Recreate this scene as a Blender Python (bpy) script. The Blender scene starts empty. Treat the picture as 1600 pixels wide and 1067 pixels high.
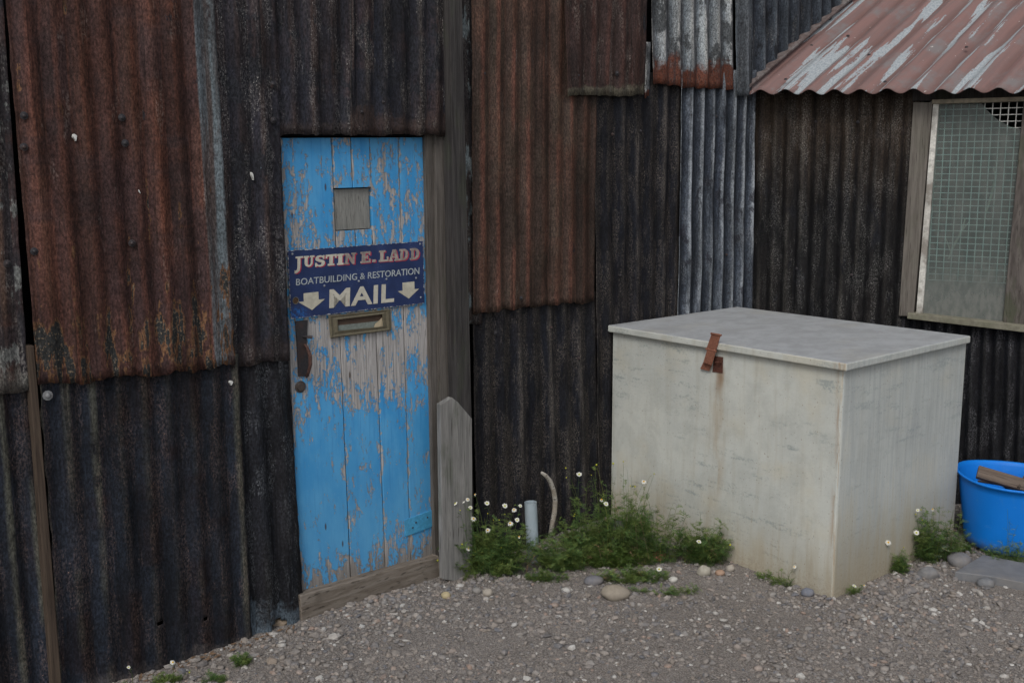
import bpy, math, random
import numpy as np
from mathutils import Vector, Matrix, noise as mnoise
random.seed(7); rng = np.random.default_rng(7)
D = bpy.data; C = bpy.context.scene.collection; scene = bpy.context.scene
V3 = lambda *a: np.array(a, float)

# ------------------------------------------------------------------ camera
FPX, PITCH, ROLL, CAMH = 1637.93, 0.168287, -0.004962, 1.6
FW = V3(0, math.cos(PITCH), -math.sin(PITCH)); UP = V3(0, math.sin(PITCH), math.cos(PITCH)); RT = V3(1, 0, 0)
cr, sr = math.cos(ROLL), math.sin(ROLL)
cam = D.objects.new('camera', D.cameras.new('camera')); C.objects.link(cam); scene.camera = cam
cam.data.sensor_width = 36; cam.data.lens = FPX/1600*36; cam.data.clip_end = 500; cam.data.clip_start = 0.05
R_ = cr*RT + sr*UP; U_ = -sr*RT + cr*UP
cam.matrix_world = Matrix(((R_[0], U_[0], -FW[0], 0), (R_[1], U_[1], -FW[1], 0), (R_[2], U_[2], -FW[2], CAMH), (0, 0, 0, 1)))

# ------------------------------------------------------------------ light
SUN_EL, SUN_AZ = math.radians(48), math.radians(196)     # azimuth from +Y clockwise: behind the viewer, to the left
w = D.worlds.new('World'); scene.world = w; w.use_nodes = True
wn = w.node_tree; bg = wn.nodes['Background']
sky = wn.nodes.new('ShaderNodeTexSky'); sky.sky_type = 'NISHITA'; sky.sun_disc = False
sky.sun_elevation = SUN_EL; sky.sun_rotation = SUN_AZ; sky.dust_density = 3; sky.air_density = 1.0
hs = wn.nodes.new('ShaderNodeHueSaturation'); hs.inputs['Saturation'].default_value = 0.34
wn.links.new(sky.outputs[0], hs.inputs['Color']); wn.links.new(hs.outputs[0], bg.inputs['Color'])
bg.inputs['Strength'].default_value = 0.09
sl = D.lights.new('sun', 'SUN'); sun = D.objects.new('sun', sl); C.objects.link(sun)
sl.energy = 0.7; sl.angle = math.radians(22); sl.color = (1, 0.96, 0.9)
sd = Vector((math.sin(SUN_AZ)*math.cos(SUN_EL), math.cos(SUN_AZ)*math.cos(SUN_EL), math.sin(SUN_EL)))
sun.rotation_euler = sd.to_track_quat('Z', 'Y').to_euler(); sun.location = (-3, -3, 6)
scene.view_settings.view_transform = 'Standard'; scene.view_settings.look = 'None'
scene.view_settings.exposure = 0.68; scene.view_settings.gamma = 1

# ------------------------------------------------------------------ geometry of the place
def ray(x, y):
    X = x-800; Y = y-533.5
    return FW + RT*((cr*X+sr*Y)/FPX) - UP*((-sr*X+cr*Y)/FPX)
EYE = V3(0, 0, CAMH)
def ground(x, y, z=0.0):
    d = ray(x, y); return EYE + (z-CAMH)/d[2]*d
def at_depth(x, y, Y):
    d = ray(x, y); return EYE + Y/d[1]*d
class Plane:
    def __init__(s, A, ang):
        s.A = V3(A[0], A[1], 0); s.d = V3(math.cos(ang), math.sin(ang), 0); s.n = V3(s.d[1], -s.d[0], 0)
    def sz(s, x, y, off=0.0):
        d = ray(x, y); k = ((s.A+s.n*off-EYE) @ s.n)/(d @ s.n); q = EYE+k*d
        return ((q-s.A) @ s.d, q[2])
    def pt(s, a, z, off=0.0): return s.A + s.d*a + s.n*off + V3(0, 0, z)
    def px(s, x, y, off=0.0):
        a, z = s.sz(x, y, off); return s.pt(a, z, off)
MW = Plane((-0.47176*1.6, 2.2009*1.6), 0.7357)            # the long workshop wall
cs, cz = MW.sz(1173, 300); CORNER = MW.pt(cs, 0)
SW = Plane(CORNER, -0.52294)                              # the lean-to wall

# ------------------------------------------------------------------ object helpers
class MB:
    def __init__(s): s.v = []; s.f = []; s.m = []; s.c = []; s.mi = []
    def face(s, pts, m=None, c=None, mi=0):
        i = len(s.v); s.v += [tuple(p) for p in pts]; s.f.append(tuple(range(i, i+len(pts))))
        s.m.append(m or [(p[0], p[2]) for p in pts]); s.c.append(c or [(0, 0)]*len(pts)); s.mi.append(mi)
    def build(s, name, mats, parent=None, smooth=False, merge=False, bevel=0):
        me = D.meshes.new(name); me.from_pydata(s.v, [], s.f)
        for nm, src in (('m', s.m), ('c', s.c)):
            l = me.uv_layers.new(name=nm); l.data.foreach_set('uv', [x for f in src for p in f for x in p])
        me.polygons.foreach_set('material_index', s.mi)
        if smooth: me.polygons.foreach_set('use_smooth', [True]*len(s.f))
        return link(name, me, mats, parent, merge, bevel)
def link(name, me, mats, parent=None, merge=False, bevel=0):
    for mt in (mats if isinstance(mats, (list, tuple)) else [mats]): me.materials.append(mt)
    if merge:
        import bmesh
        b = bmesh.new(); b.from_mesh(me); bmesh.ops.remove_doubles(b, verts=b.verts, dist=1e-5); b.to_mesh(me); b.free()
    o = D.objects.new(name, me); C.objects.link(o)
    if parent is not None:
        o.parent = parent; o.matrix_parent_inverse = Matrix.Translation(-parent.matrix_world_loc) if hasattr(parent, 'matrix_world_loc') else pinv(parent)
    if bevel:
        md = o.modifiers.new('bevel', 'BEVEL'); md.width = bevel; md.segments = 2; md.limit_method = 'ANGLE'
    return o
def pinv(p):
    m = Matrix.Identity(4); q = p
    chain = []
    while q is not None: chain.append(q); q = q.parent
    for q in reversed(chain): m = m @ q.matrix_parent_inverse @ q.matrix_basis if q.parent else m @ q.matrix_basis
    return m.inverted()
def thing(name, label, cat, loc, group=None):
    o = D.objects.new(name, None); C.objects.link(o); o.location = tuple(loc); o.empty_display_size = .1
    return tag(o, label, cat, group)
def tag(o, label=None, cat=None, group=None, kind=None):
    if label: o['label'] = label
    if cat: o['category'] = cat
    if group: o['group'] = group
    if kind: o['kind'] = kind
    return o
def box_mb(mb, O, X, Y, Z, x0, x1, y0, y1, z0, z1, mi=0, uo=0.0):
    P = lambda a, b, c: O + X*a + Y*b + Z*c
    F = [([(x0,y1,z0),(x1,y1,z0),(x1,y1,z1),(x0,y1,z1)], 0, 2), ([(x1,y0,z0),(x0,y0,z0),(x0,y0,z1),(x1,y0,z1)], 0, 2),
         ([(x1,y1,z0),(x1,y0,z0),(x1,y0,z1),(x1,y1,z1)], 1, 2), ([(x0,y0,z0),(x0,y1,z0),(x0,y1,z1),(x0,y0,z1)], 1, 2),
         ([(x0,y1,z1),(x1,y1,z1),(x1,y0,z1),(x0,y0,z1)], 0, 1), ([(x0,y0,z0),(x1,y0,z0),(x1,y1,z0),(x0,y1,z0)], 0, 1)]
    for pts, a, b in F: mb.face([P(*p) for p in pts], [(p[a]+uo+(3.3 if a == 1 else 0), p[b]) for p in pts], mi=mi)
def prism(mb, pl, szs, off0, off1, mi=0, uo=0.0, flip=False):
    """polygon given in (s, z) on a wall plane (counter-clockwise seen from outside), between two offsets"""
    n = len(szs)
    mb.face([pl.pt(a, z, off1) for a, z in szs], [(a+uo, z) for a, z in szs], mi=mi)
    mb.face([pl.pt(a, z, off0) for a, z in reversed(szs)], [(a+uo, z) for a, z in reversed(szs)], mi=mi)
    for i in range(n):
        a, b = szs[i], szs[(i+1) % n]
        mb.face([pl.pt(*a, off0), pl.pt(*b, off0), pl.pt(*b, off1), pl.pt(*a, off1)],
                [(a[0]+uo+.31, a[1]), (b[0]+uo+.31, b[1]), (b[0]+uo+.31+abs(off1-off0), b[1]), (a[0]+uo+.31+abs(off1-off0), a[1])], mi=mi)
def quad_sz(pl, tl, tr, br, bl, off=0.0): return [pl.sz(*bl, off), pl.sz(*br, off), pl.sz(*tr, off), pl.sz(*tl, off)]
def tube(mb, pts, rads, n=8, mi=0, cap=True):
    pts = [np.array(p, float) for p in pts]; rings = []
    L = 0; Ls = []
    for i, p in enumerate(pts):
        if i: L += np.linalg.norm(p-pts[i-1])
        Ls.append(L)
        t = pts[min(i+1, len(pts)-1)]-pts[max(i-1, 0)]; t = t/np.linalg.norm(t)
        a = np.cross(t, V3(0.3, 1, 0.1)); a /= np.linalg.norm(a); b = np.cross(t, a)
        rings.append([p+rads[i]*(a*math.cos(2*math.pi*k/n)+b*math.sin(2*math.pi*k/n)) for k in range(n)])
    for i in range(len(pts)-1):
        for k in range(n):
            k2 = (k+1) % n
            mb.face([rings[i][k], rings[i][k2], rings[i+1][k2], rings[i+1][k]],
                    [(k/n*.1, Ls[i]), ((k+1)/n*.1, Ls[i]), ((k+1)/n*.1, Ls[i+1]), (k/n*.1, Ls[i+1])], mi=mi)
    if cap:
        mb.face(rings[-1], mi=mi); mb.face(list(reversed(rings[0])), mi=mi)
def lathe(mb, O, prof, n=32, axis=None, mi=0):
    Z = V3(0, 0, 1) if axis is None else axis/np.linalg.norm(axis)
    a = np.cross(Z, V3(0.2, 1, 0.3)); a /= np.linalg.norm(a); b = np.cross(Z, a)
    R = [[O+Z*h+r*(a*math.cos(2*math.pi*k/n)+b*math.sin(2*math.pi*k/n)) for k in range(n)] for r, h in prof]
    for i in range(len(prof)-1):
        for k in range(n):
            k2 = (k+1) % n
            mb.face([R[i][k], R[i][k2], R[i+1][k2], R[i+1][k]], [(k/n, prof[i][1]), ((k+1)/n, prof[i][1]), ((k+1)/n, prof[i+1][1]), (k/n, prof[i+1][1])], mi=mi)
    return R

# ------------------------------------------------------------------ material helpers
class NM:
    def __init__(s, name, rough=.8, spec=.25):
        s.mat = D.materials.new(name); s.mat.use_nodes = True; s.t = s.mat.node_tree; s.n = s.t.nodes
        s.b = s.n['Principled BSDF']; s.set(s.b.inputs['Roughness'], rough); s.b.inputs['Specular IOR Level'].default_value = spec
        s.cache = {}
    def set(s, sock, v):
        if hasattr(v, 'is_output'): s.t.links.new(v, sock)
        elif isinstance(v, (tuple, list)) and len(v) == 3 and sock.type == 'RGBA': sock.default_value = (*v, 1)
        else: sock.default_value = v
    def node(s, typ, out=0, props=None, **ins):
        nd = s.n.new(typ)
        for k, v in (props or {}).items(): setattr(nd, k, v)
        for k, v in ins.items():
            key = int(k[1:]) if k[0] == 'i' and k[1:].isdigit() else k.replace('_', ' ')
            s.set(nd.inputs[key], v)
        return nd.outputs[out]
    def uv(s, name):
        if name not in s.cache: s.cache[name] = s.node('ShaderNodeUVMap', props={'uv_map': name})
        return s.cache[name]
    def obj(s):
        if 'o' not in s.cache:
            s.cache['o'] = s.node('ShaderNodeTexCoord', out=3)
        return s.cache['o']
    def math(s, op, a, b=0.0, c=0.0): return s.node('ShaderNodeMath', props={'operation': op}, i0=a, i1=b, i2=c)
    def add(s, a, b): return s.math('ADD', a, b)
    def mul(s, a, b): return s.math('MULTIPLY', a, b)
    def vec(s, v, scale, off=(0, 0, 0)):
        return s.node('ShaderNodeMapping', Vector=v, Scale=tuple(scale) if len(scale) == 3 else (*scale, 1), Location=tuple(off))
    def noise(s, v, scale, off=(0, 0, 0), detail=4, rough=.55, dist=0.0):
        return s.node('ShaderNodeTexNoise', Vector=s.vec(v, scale, off), Scale=1.0, Detail=detail, Roughness=rough, Distortion=dist)
    def step(s, x, a, b, lo=0.0, hi=1.0):
        return s.node('ShaderNodeMapRange', props={'interpolation_type': 'SMOOTHSTEP'}, Value=x, From_Min=a, From_Max=b, To_Min=lo, To_Max=hi)
    def mix(s, f, a, b, mode='MIX'):
        nd = s.n.new('ShaderNodeMix'); nd.data_type = 'RGBA'; nd.blend_type = mode
        s.set(nd.inputs[0], f); s.set(nd.inputs[6], a); s.set(nd.inputs[7], b); return nd.outputs[2]
    def sep(s, v, i): return s.node('ShaderNodeSeparateXYZ', out=i, Vector=v)
    def comb(s, x, y, z=0.0): return s.node('ShaderNodeCombineXYZ', X=x, Y=y, Z=z)
    def ramp(s, x, stops):
        nd = s.n.new('ShaderNodeValToRGB'); s.set(nd.inputs[0], x); e = nd.color_ramp.elements
        while len(e) < len(stops): e.new(.5)
        for el, (p, c) in zip(e, stops): el.position = p; el.color = (*c, 1) if isinstance(c, tuple) else (c, c, c, 1)
        return nd.outputs[0]
    def island(s): return s.node('ShaderNodeNewGeometry', out='Random Per Island')
    def bump(s, h, dist, strength=1.0, prev=None):
        nd = s.n.new('ShaderNodeBump'); s.set(nd.inputs['Height'], h); nd.inputs['Distance'].default_value = dist
        nd.inputs['Strength'].default_value = strength
        if prev is not None: s.set(nd.inputs['Normal'], prev)
        return nd.outputs[0]
    def done(s, col, normal=None):
        s.set(s.b.inputs['Base Color'], col)
        if normal is not None: s.set(s.b.inputs['Normal'], normal)
        return s.mat

def iron(name, base, base2, base3=(.03, .025, .026), crest=None, crest_amt=0., valley=(.02, .02, .024), valley_amt=.5, patch=(.016, .017, .021),
         patch_t=.62, speck=(.33, .31, .28), speck_t=.7, speck_zone=.5, peel=0., zinc=0., zinc_col=(.17, .21, .26), bottom=0., bot_col=(.15, .075, .04),
         edge=None, seed=0.0, perwave=.35, top_rust=0., gain=1.0, bot_h=.1, hue=None, gate=True):
    n = NM(name, .72, .16); m = n.uv('m'); c = n.uv('c'); so = (seed*3.17, seed*1.71, seed)
    u = n.sep(c, 0); v = n.sep(c, 1); z = n.sep(m, 1)
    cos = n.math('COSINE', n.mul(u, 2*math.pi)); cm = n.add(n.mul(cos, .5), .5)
    wid = n.math('FLOOR', n.add(u, .5))
    wn_ = n.node('ShaderNodeTexWhiteNoise', props={'noise_dimensions': '1D'}, W=n.add(n.mul(wid, 1.37), seed))
    wave_v = n.noise(n.comb(n.mul(wid, 5.3), n.mul(z, 1.7), seed), (1, 1, 1), detail=3)
    wave_f = n.noise(n.comb(n.mul(wid, 3.1), n.mul(z, 6), seed+4), (1, 1, 1), detail=5, rough=.65)
    streak = n.noise(m, (34, 1.1), so, 6, .62); fine = n.noise(m, (150, 38), so, 5, .7); big = n.noise(m, (3.2, 1.6), so, 5, .6)
    blot = n.noise(m, (15, 6), so, 6, .68, .4); fine_s = n.step(fine, .38, .62)
    col = n.mix(n.step(streak, .36, .66), base, base2)
    col = n.mix(n.step(big, .48, .64), col, base3)
    col = n.mix(n.mul(n.step(wave_v, .42, .62), .6), col, base3)
    if hue is not None:
        col = n.mix(n.mul(n.step(n.noise(n.comb(n.mul(wid, 9.1), n.mul(z, 2.6), seed+8), (1, 1, 1), detail=5, rough=.65), .5, .6), .75), col, hue)
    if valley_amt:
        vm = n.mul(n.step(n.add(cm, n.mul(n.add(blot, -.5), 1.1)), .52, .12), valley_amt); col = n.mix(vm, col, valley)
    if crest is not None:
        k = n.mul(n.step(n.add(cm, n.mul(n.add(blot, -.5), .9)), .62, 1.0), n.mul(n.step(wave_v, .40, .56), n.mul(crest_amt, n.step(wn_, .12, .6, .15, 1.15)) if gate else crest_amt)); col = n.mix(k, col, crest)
    flank = n.math('SINE', n.mul(u, 2*math.pi)); col = n.mix(n.mul(n.step(flank, .1, -.9), .4), col, (base3[0]*.65, base3[1]*.8, base3[2]*.95))  # dark side of each corrugation: bluish shade put into one flank's colour
    # tar or scale patches confined to single corrugations
    pm = n.step(n.add(n.mul(blot, .6), n.mul(wave_f, .4)), patch_t-.05, patch_t-.02); col = n.mix(n.mul(pm, .85), col, patch)
    if zinc:
        zt = .66-.22*zinc
        zm = n.step(n.add(n.mul(n.noise(m, (30, 9), (seed+5, 2, 0), 7, .72), .55), n.mul(wave_f, .45)), zt, zt+.035)
        col = n.mix(n.mul(zm, .9), col, n.mix(fine, tuple(x*.55 for x in zinc_col), tuple(min(1, x*1.25) for x in zinc_col)))
    if edge:      # (wave number where a bare zinc lap begins, how far it reaches)
        em = n.mul(n.step(u, edge[0]-.06, edge[0]+.06), n.step(n.add(blot, n.mul(fine, .3)), .44, .62))
        col = n.mix(n.mul(em, .9), col, n.mix(n.step(streak, .4, .62), (.06, .05, .048), zinc_col))
    if peel:
        pf = n.noise(m, (30, 5.0), (seed+9, 1, 0), 5, .6)
        H = n.mul(n.math('POWER', n.step(v, .5, .0), 1.6), peel)
        dd = n.add(n.add(n.mul(pf, .62), n.mul(wave_f, .38)), n.mul(H, .12)); t = .65
        col = n.mix(n.mul(n.step(dd, t-.035, t-.02), n.step(dd, t+.012, t-.004)), col, (.105, .055, .03))
        col = n.mix(n.step(dd, t-.004, t+.008), col, n.mix(n.step(n.noise(m, (170, 120), so, 2, .5), .56, .66), (.024, .025, .025), (.13, .1, .07)))
    if bottom:
        bf = n.add(n.step(v, bot_h, .0), n.mul(n.add(n.add(n.mul(blot, .5), n.mul(wave_f, .5)), -.5), 3.0))
        bm = n.step(bf, .42, .75); col = n.mix(n.mul(bm, bottom), col, n.mix(n.step(fine, .45, .6), bot_col, tuple(x*.35 for x in bot_col)))
    if top_rust:
        tr = n.step(n.add(v, n.mul(n.add(streak, -.5), .5)), .72, 1.0); col = n.mix(n.mul(tr, top_rust), col, (.1, .066, .04))
    # lichen and bare-metal specks
    sp = n.noise(m, (235, 175), so, 1, .5); zone = n.add(n.noise(m, (22, 4.2), (seed+2, 7, 0), 5, .65), n.mul(flank, .045))
    grit = n.noise(m, (190, 95), (seed, 3, 3), 3, .65)
    zm2 = n.step(zone, speck_zone, speck_zone+.12); col = n.mix(n.mul(zm2, n.mul(n.step(grit, .4, .62), .16)), col, speck)
    sm = n.mul(n.step(sp, speck_t-.01, speck_t+.03), zm2); col = n.mix(n.mul(sm, .85), col, speck)
    col = n.mix(1.0, col, n.mix(n.step(grit, .34, .64), (.62,)*3, (1.3,)*3), 'MULTIPLY')
    if perwave: col = n.mix(1.0, col, n.comb(*[n.add(n.mul(wn_, perwave), 1-perwave*.5)]*3), 'MULTIPLY')
    lum = n.step(n.noise(m, (9, 3.2), (seed+3, 5, 1), 6, .66), .36, .62); soot = n.step(n.noise(m, (64, 1.3), (seed+1, 6, 1), 5, .6), .57, .66)
    col = n.mix(1.0, col, n.mix(lum, (.62,)*3, (1.12,)*3), 'MULTIPLY'); col = n.mix(n.mul(soot, .55), col, tuple(x*.4 for x in valley))
    col = n.mix(1.0, col, n.mix(fine_s, (.62*gain,)*3, (1.12*gain,)*3), 'MULTIPLY')
    n.set(n.b.inputs['Roughness'], n.step(blot, .3, .7, .55, .9))
    nr = n.bump(n.add(n.mul(fine, .5), n.add(n.mul(sp, .25), n.mul(blot, 1.2))), .0022, .8)
    return n.done(col, nr)

def wood(name, a, b, dark=(.02, .016, .013), grain=(60, 3.2), seed=0., knots=True, green=0., rough=.85):
    n = NM(name, rough, .2); m = n.uv('m'); so = (seed*2.3, seed*1.1, seed)
    w1 = n.noise(m, (*grain, 1), so, 6, .65, .6); w2 = n.noise(m, (grain[0]*3.2, grain[1]*2, 1), so, 4, .6); bl = n.noise(m, (7, 3), so, 4)
    col = n.mix(n.step(w1, .35, .65), a, b); col = n.mix(n.mul(n.step(w2, .56, .68), .7), col, dark)
    col = n.mix(n.mul(n.step(w1, .66, .72), .8), col, dark)
    col = n.mix(n.mul(n.step(bl, .55, .75), .5), col, tuple(x*.5 for x in a))
    if green: col = n.mix(n.mul(n.step(n.noise(m, (12, 5), (4, seed, 1), 5), .52, .66), green), col, (.06, .075, .04))
    if knots:
        kn = n.step(n.node('ShaderNodeTexVoronoi', Vector=n.vec(m, (9, 3.2), so), Scale=1.0), .1, .04); col = n.mix(n.mul(kn, .75), col, dark)
    return n.done(col, n.bump(n.add(w1, n.mul(w2, .7)), .0028, .9))

def plain(name, col, rough=.6, spec=.4, var=.15, scale=40, bump=.0006, metallic=0., dirt=None, dirt_amt=.5):
    n = NM(name, rough, spec); o = n.obj(); n.b.inputs['Metallic'].default_value = metallic
    a = n.noise(o, (scale,)*3, detail=5, rough=.65); k = n.noise(o, (scale*.16,)*3, (3, 3, 3), 5, .65)
    cc = n.mix(n.step(a, .3, .7), tuple(x*(1-var) for x in col), tuple(min(1, x*(1+var)) for x in col))
    if dirt: cc = n.mix(n.mul(n.step(n.add(n.mul(k, .7), n.mul(a, .3)), .47, .62), dirt_amt), cc, dirt)
    return n.done(cc, n.bump(a, bump, .8))
RUST = plain('rusty_iron', (.12, .042, .026), .9, .2, .35, 160, .0006, dirt=(.045, .02, .016))
DARKIRON = plain('dark_iron', (.025, .024, .028), .6, .4, .3, 120, .0006, dirt=(.06, .03, .022))
WASHER = plain('zinc_washer', (.22, .23, .24), .5, .5, .3, 200, dirt=(.08, .05, .04))
BLACK = plain('black_backing', (.007, .007, .008), .95, .1)
DROP = plain('bird_dropping', (.6, .6, .58), .8, .2, .15, 300)

# ------------------------------------------------------------------ corrugated sheets
def sheet(parent, pl, tl, tr, br, bl, off, mat, label=None, pitch=.076, amp=.0062, phase=0.0, top=None, cut=None, seed=0, dent=.0042, rag=.006, holes=(), n=None, row=.03, name='corrugated_sheet', zlow=None):
    c = [pl.sz(*bl, off), pl.sz(*br, off), pl.sz(*tr, off), pl.sz(*tl, off)]
    c = [np.array(q) for q in c]
    wdt = np.linalg.norm(c[1]-c[0]); N = n or wdt/pitch
    nc = max(3, int(N*10)); h = max(abs(c[3][1]-c[0][1]), .05); nrw = max(4, int(h/row))
    P = np.zeros((nrw+1, nc+1, 3)); UVm = {}; UVc = {}; SZ = {}
    for j in range(nrw+1):
        for i in range(nc+1):
            a = i/nc; b = j/nrw
            q = (c[0]*(1-a)+c[1]*a)*(1-b)+(c[3]*(1-a)+c[2]*a)*b
            u = phase+a*N
            if rag and j <= 1: q = q + V3(0, rag*(mnoise.noise(Vector((u*1.3, seed*3.1, 0)))*1.6+mnoise.noise(Vector((u*6, seed, 2)))*.8)*(1-j))[:2] if False else q + np.array([0, rag*(mnoise.noise(Vector((u*1.3, seed*3.1, 0.5)))*1.6+mnoise.noise(Vector((u*5.1, seed, 2.5)))*.9)*(1 if j == 0 else .3)])
            if rag and i in (0, nc): q = q + np.array([rag*.5*mnoise.noise(Vector((b*h*14, seed, i))), 0])
            w_ = dent*mnoise.noise(Vector((q[0]*4.2+seed*9, q[1]*3.1, seed)))*1.6 + dent*.35*mnoise.noise(Vector((q[0]*19+seed, q[1]*13, seed)))
            am = amp*(1+.25*mnoise.noise(Vector((u*.9, q[1]*1.5, seed+7))))
            lipfade = 1.0
            P[j, i] = pl.pt(q[0], q[1], off+am*math.cos(2*math.pi*u)+w_)
            UVm[j, i] = (q[0], q[1]); UVc[j, i] = (u, b); SZ[j, i] = q
    mb = MB(); vid = {}
    me_v = P.reshape(-1, 3); faces = []; um = []; uc = []
    W_ = nc+1
    for j in range(nrw):
        for i in range(nc):
            q = (SZ[j, i]+SZ[j+1, i+1])/2
            if any((q[0]-hx)**2+(q[1]-hz)**2 < r*r for hx, hz, r in holes): continue
            if cut and cut(q[0], q[1]): continue
            faces.append((j*W_+i, j*W_+i+1, (j+1)*W_+i+1, (j+1)*W_+i))
            for k in ((j, i), (j, i+1), (j+1, i+1), (j+1, i)): um.extend(UVm[k]); uc.extend(UVc[k])
    me = D.meshes.new(name); me.from_pydata(me_v.tolist(), [], faces)
    me.uv_layers.new(name='m').data.foreach_set('uv', um); me.uv_layers.new(name='c').data.foreach_set('uv', uc)
    me.polygons.foreach_set('use_smooth', [True]*len(faces))
    o = link(name, me, mat, parent)
    md = o.modifiers.new('thickness', 'SOLIDIFY'); md.thickness = .0016; md.offset = -1
    if label: o['label'] = label
    o['off_'] = off; del o['off_']
    return o
def bolts(sh, pl, off, pts, r=.009, mat=None):
    for x, y in pts:
        O = pl.px(x, y, off+.006); b = MB()
        lathe(b, O-pl.n*.004, [(r*1.25, 0), (r*1.25, .002), (r*.7, .0035), (r*.62, .0055), (r*.35, .008), (.0003, .0085)], 10, pl.n)
        b.build('bolt', mat or DARKIRON, sh, smooth=True)
def splats(sh, pl, off, pts):
    for k, (x, y, w_, h_, ang) in enumerate(pts):
        O = pl.px(x, y, off); s0, z0 = pl.sz(x, y, off); b = MB(); n = 16; ring = []
        for i in range(n):
            t = 2*math.pi*i/n; rr = 1+.45*mnoise.noise(Vector((math.cos(t)*2, math.sin(t)*2, k*3.3)))
            a, c = w_*rr*math.cos(t), h_*rr*math.sin(t)*(1.4 if math.sin(t) < 0 else 1)
            a *= (1 if c > 0 else max(.25, 1+c/h_*.6))
            ring.append((s0+a*math.cos(ang)-c*math.sin(ang), z0+a*math.sin(ang)+c*math.cos(ang)))
        prism(b, pl, ring, off-.004, off+.0078)
        b.build('dropping', DROP, sh)

# ================================================================== WORKSHOP
workshop = thing('workshop', 'large rusty corrugated iron workshop with a peeling blue door', 'building', MW.pt(0, 0))
T = -190     # above the top of the photograph
rust_red = dict(gain=1.32, hue=(.045, .028, .027), base=(.105, .042, .028), base2=(.064, .032, .023), base3=(.046, .024, .022), valley=(.026, .015, .015), valley_amt=.4, patch_t=.66)
mB0 = iron('iron_red_rust', **rust_red, crest=(.115, .046, .032), crest_amt=.4, speck_zone=.58, peel=1.0, zinc=.05, edge=(8.0, 9), zinc_col=(.1, .125, .14), seed=1, speck_t=.72)
mA0 = iron('iron_edge_rust', gain=1.5, base=(.04, .026, .024), base2=(.02, .018, .021), crest=(.09, .055, .04), crest_amt=.6, zinc=.55, zinc_col=(.13, .135, .13), seed=2, hue=(.07, .03, .02), bottom=.6, bot_col=(.1, .1, .09))
mDark = iron('iron_tarred', (.018, .021, .029), (.026, .024, .028), (.014, .018, .026), crest=(.07, .07, .058), crest_amt=.85, valley=(.013, .016, .023), speck_t=.70, speck=(.2, .13, .1), speck_zone=.46, seed=3, bottom=.5, bot_col=(.1, .09, .09), perwave=.5, hue=(.022, .014, .014), gain=1.15)
mDarkZ = iron('iron_tarred_worn', (.022, .024, .03), (.015, .017, .023), crest=(.055, .053, .05), crest_amt=.6, valley=(.009, .01, .013), speck=(.26, .28, .3), speck_t=.675, speck_zone=.47, seed=4, bottom=.95, bot_h=.26, bot_col=(.17, .22, .27), perwave=.4)
mC0 = iron('iron_brown_black', gain=1.6, hue=(.02, .02, .026), base=(.042, .028, .025), base2=(.022, .019, .021), base3=(.018, .018, .024), crest=(.065, .045, .038), crest_amt=.5, valley=(.01, .011, .015), speck=(.24, .23, .22), speck_t=.66, speck_zone=.47, zinc=.06, seed=5, bottom=.3, bot_col=(.07, .05, .042), patch_t=.57)
mD2 = iron('iron_black_brown', (.024, .02, .021), (.036, .027, .026), (.016, .017, .024), crest=(.055, .048, .044), crest_amt=.6, valley=(.009, .01, .014), speck_t=.68, zinc=.16, zinc_col=(.1, .1, .1), seed=6, bottom=.4, bot_h=.2, bot_col=(.09, .055, .042), patch_t=.56, gain=1.3, hue=(.05, .03, .026))
mE = iron('iron_orange_rust', gain=1.4, hue=(.05, .036, .026), base=(.085, .04, .027), base2=(.05, .03, .022), base3=(.045, .03, .023), crest=(.12, .05, .036), crest_amt=.55, valley=(.03, .019, .015), valley_amt=.6, patch_t=.68, speck=(.25, .25, .25), speck_t=.7, speck_zone=.6, seed=7, perwave=.6, zinc=.0)
mF = iron('iron_brown_overlay', gain=1.3, base=(.075, .034, .027), base2=(.04, .025, .021), base3=(.04, .025, .022), crest=(.095, .045, .036), crest_amt=.4, valley=(.022, .016, .014), bottom=.8, bot_col=(.13, .12, .09), seed=8, patch_t=.64)
mG = iron('iron_pitted_black', (.026, .023, .025), (.015, .015, .018), (.013, .014, .019), crest=(.07, .063, .06), crest_amt=.7, valley=(.008, .008, .011), speck=(.24, .2, .16), speck_t=.67, speck_zone=.42, seed=9, patch_t=.6)
mW = iron('iron_whitewashed', (.3, .31, .31), (.16, .18, .2), (.34, .34, .33), crest=(.5, .5, .48), crest_amt=.7, valley=(.05, .055, .065), valley_amt=.8, patch=(.05, .055, .06), patch_t=.56, speck=(.06, .06, .06), speck_t=.6, speck_zone=.35, bottom=1, bot_col=(.15, .05, .03), seed=10, perwave=.2, bot_h=.24, gate=False, gain=1.2)
mH = iron('iron_grey_zinc', (.2, .225, .25), (.09, .1, .12), (.055, .062, .08), crest=(.44, .48, .52), crest_amt=.9, valley=(.022, .026, .034), valley_amt=.85, patch=(.035, .037, .048), patch_t=.6, speck=(.3, .3, .3), speck_t=.7, seed=11, perwave=.6, gate=False, hue=(.07, .08, .1))
mH2 = iron('iron_blue_zinc', (.085, .1, .12), (.045, .05, .06), (.04, .045, .055), crest=(.11, .13, .15), crest_amt=.6, valley=(.018, .02, .026), valley_amt=.7, patch_t=.6, seed=12, perwave=.3)
mS = iron('iron_sooty_speckled', gain=.85, base=(.017, .016, .017), base2=(.011, .012, .013), base3=(.02, .018, .018), crest=(.05, .047, .043), crest_amt=.7, valley=(.007, .007, .008), speck=(.22, .215, .205), speck_t=.64, speck_zone=.47, seed=13, patch_t=.6, top_rust=.4, perwave=.3)
mS2 = iron('iron_sooty', (.016, .016, .018), (.011, .012, .014), (.014, .014, .017), crest=(.026, .026, .027), crest_amt=.5, valley=(.007, .007, .009), speck=(.26, .26, .28), speck_t=.7, speck_zone=.5, seed=14, patch_t=.6, perwave=.3)
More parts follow.
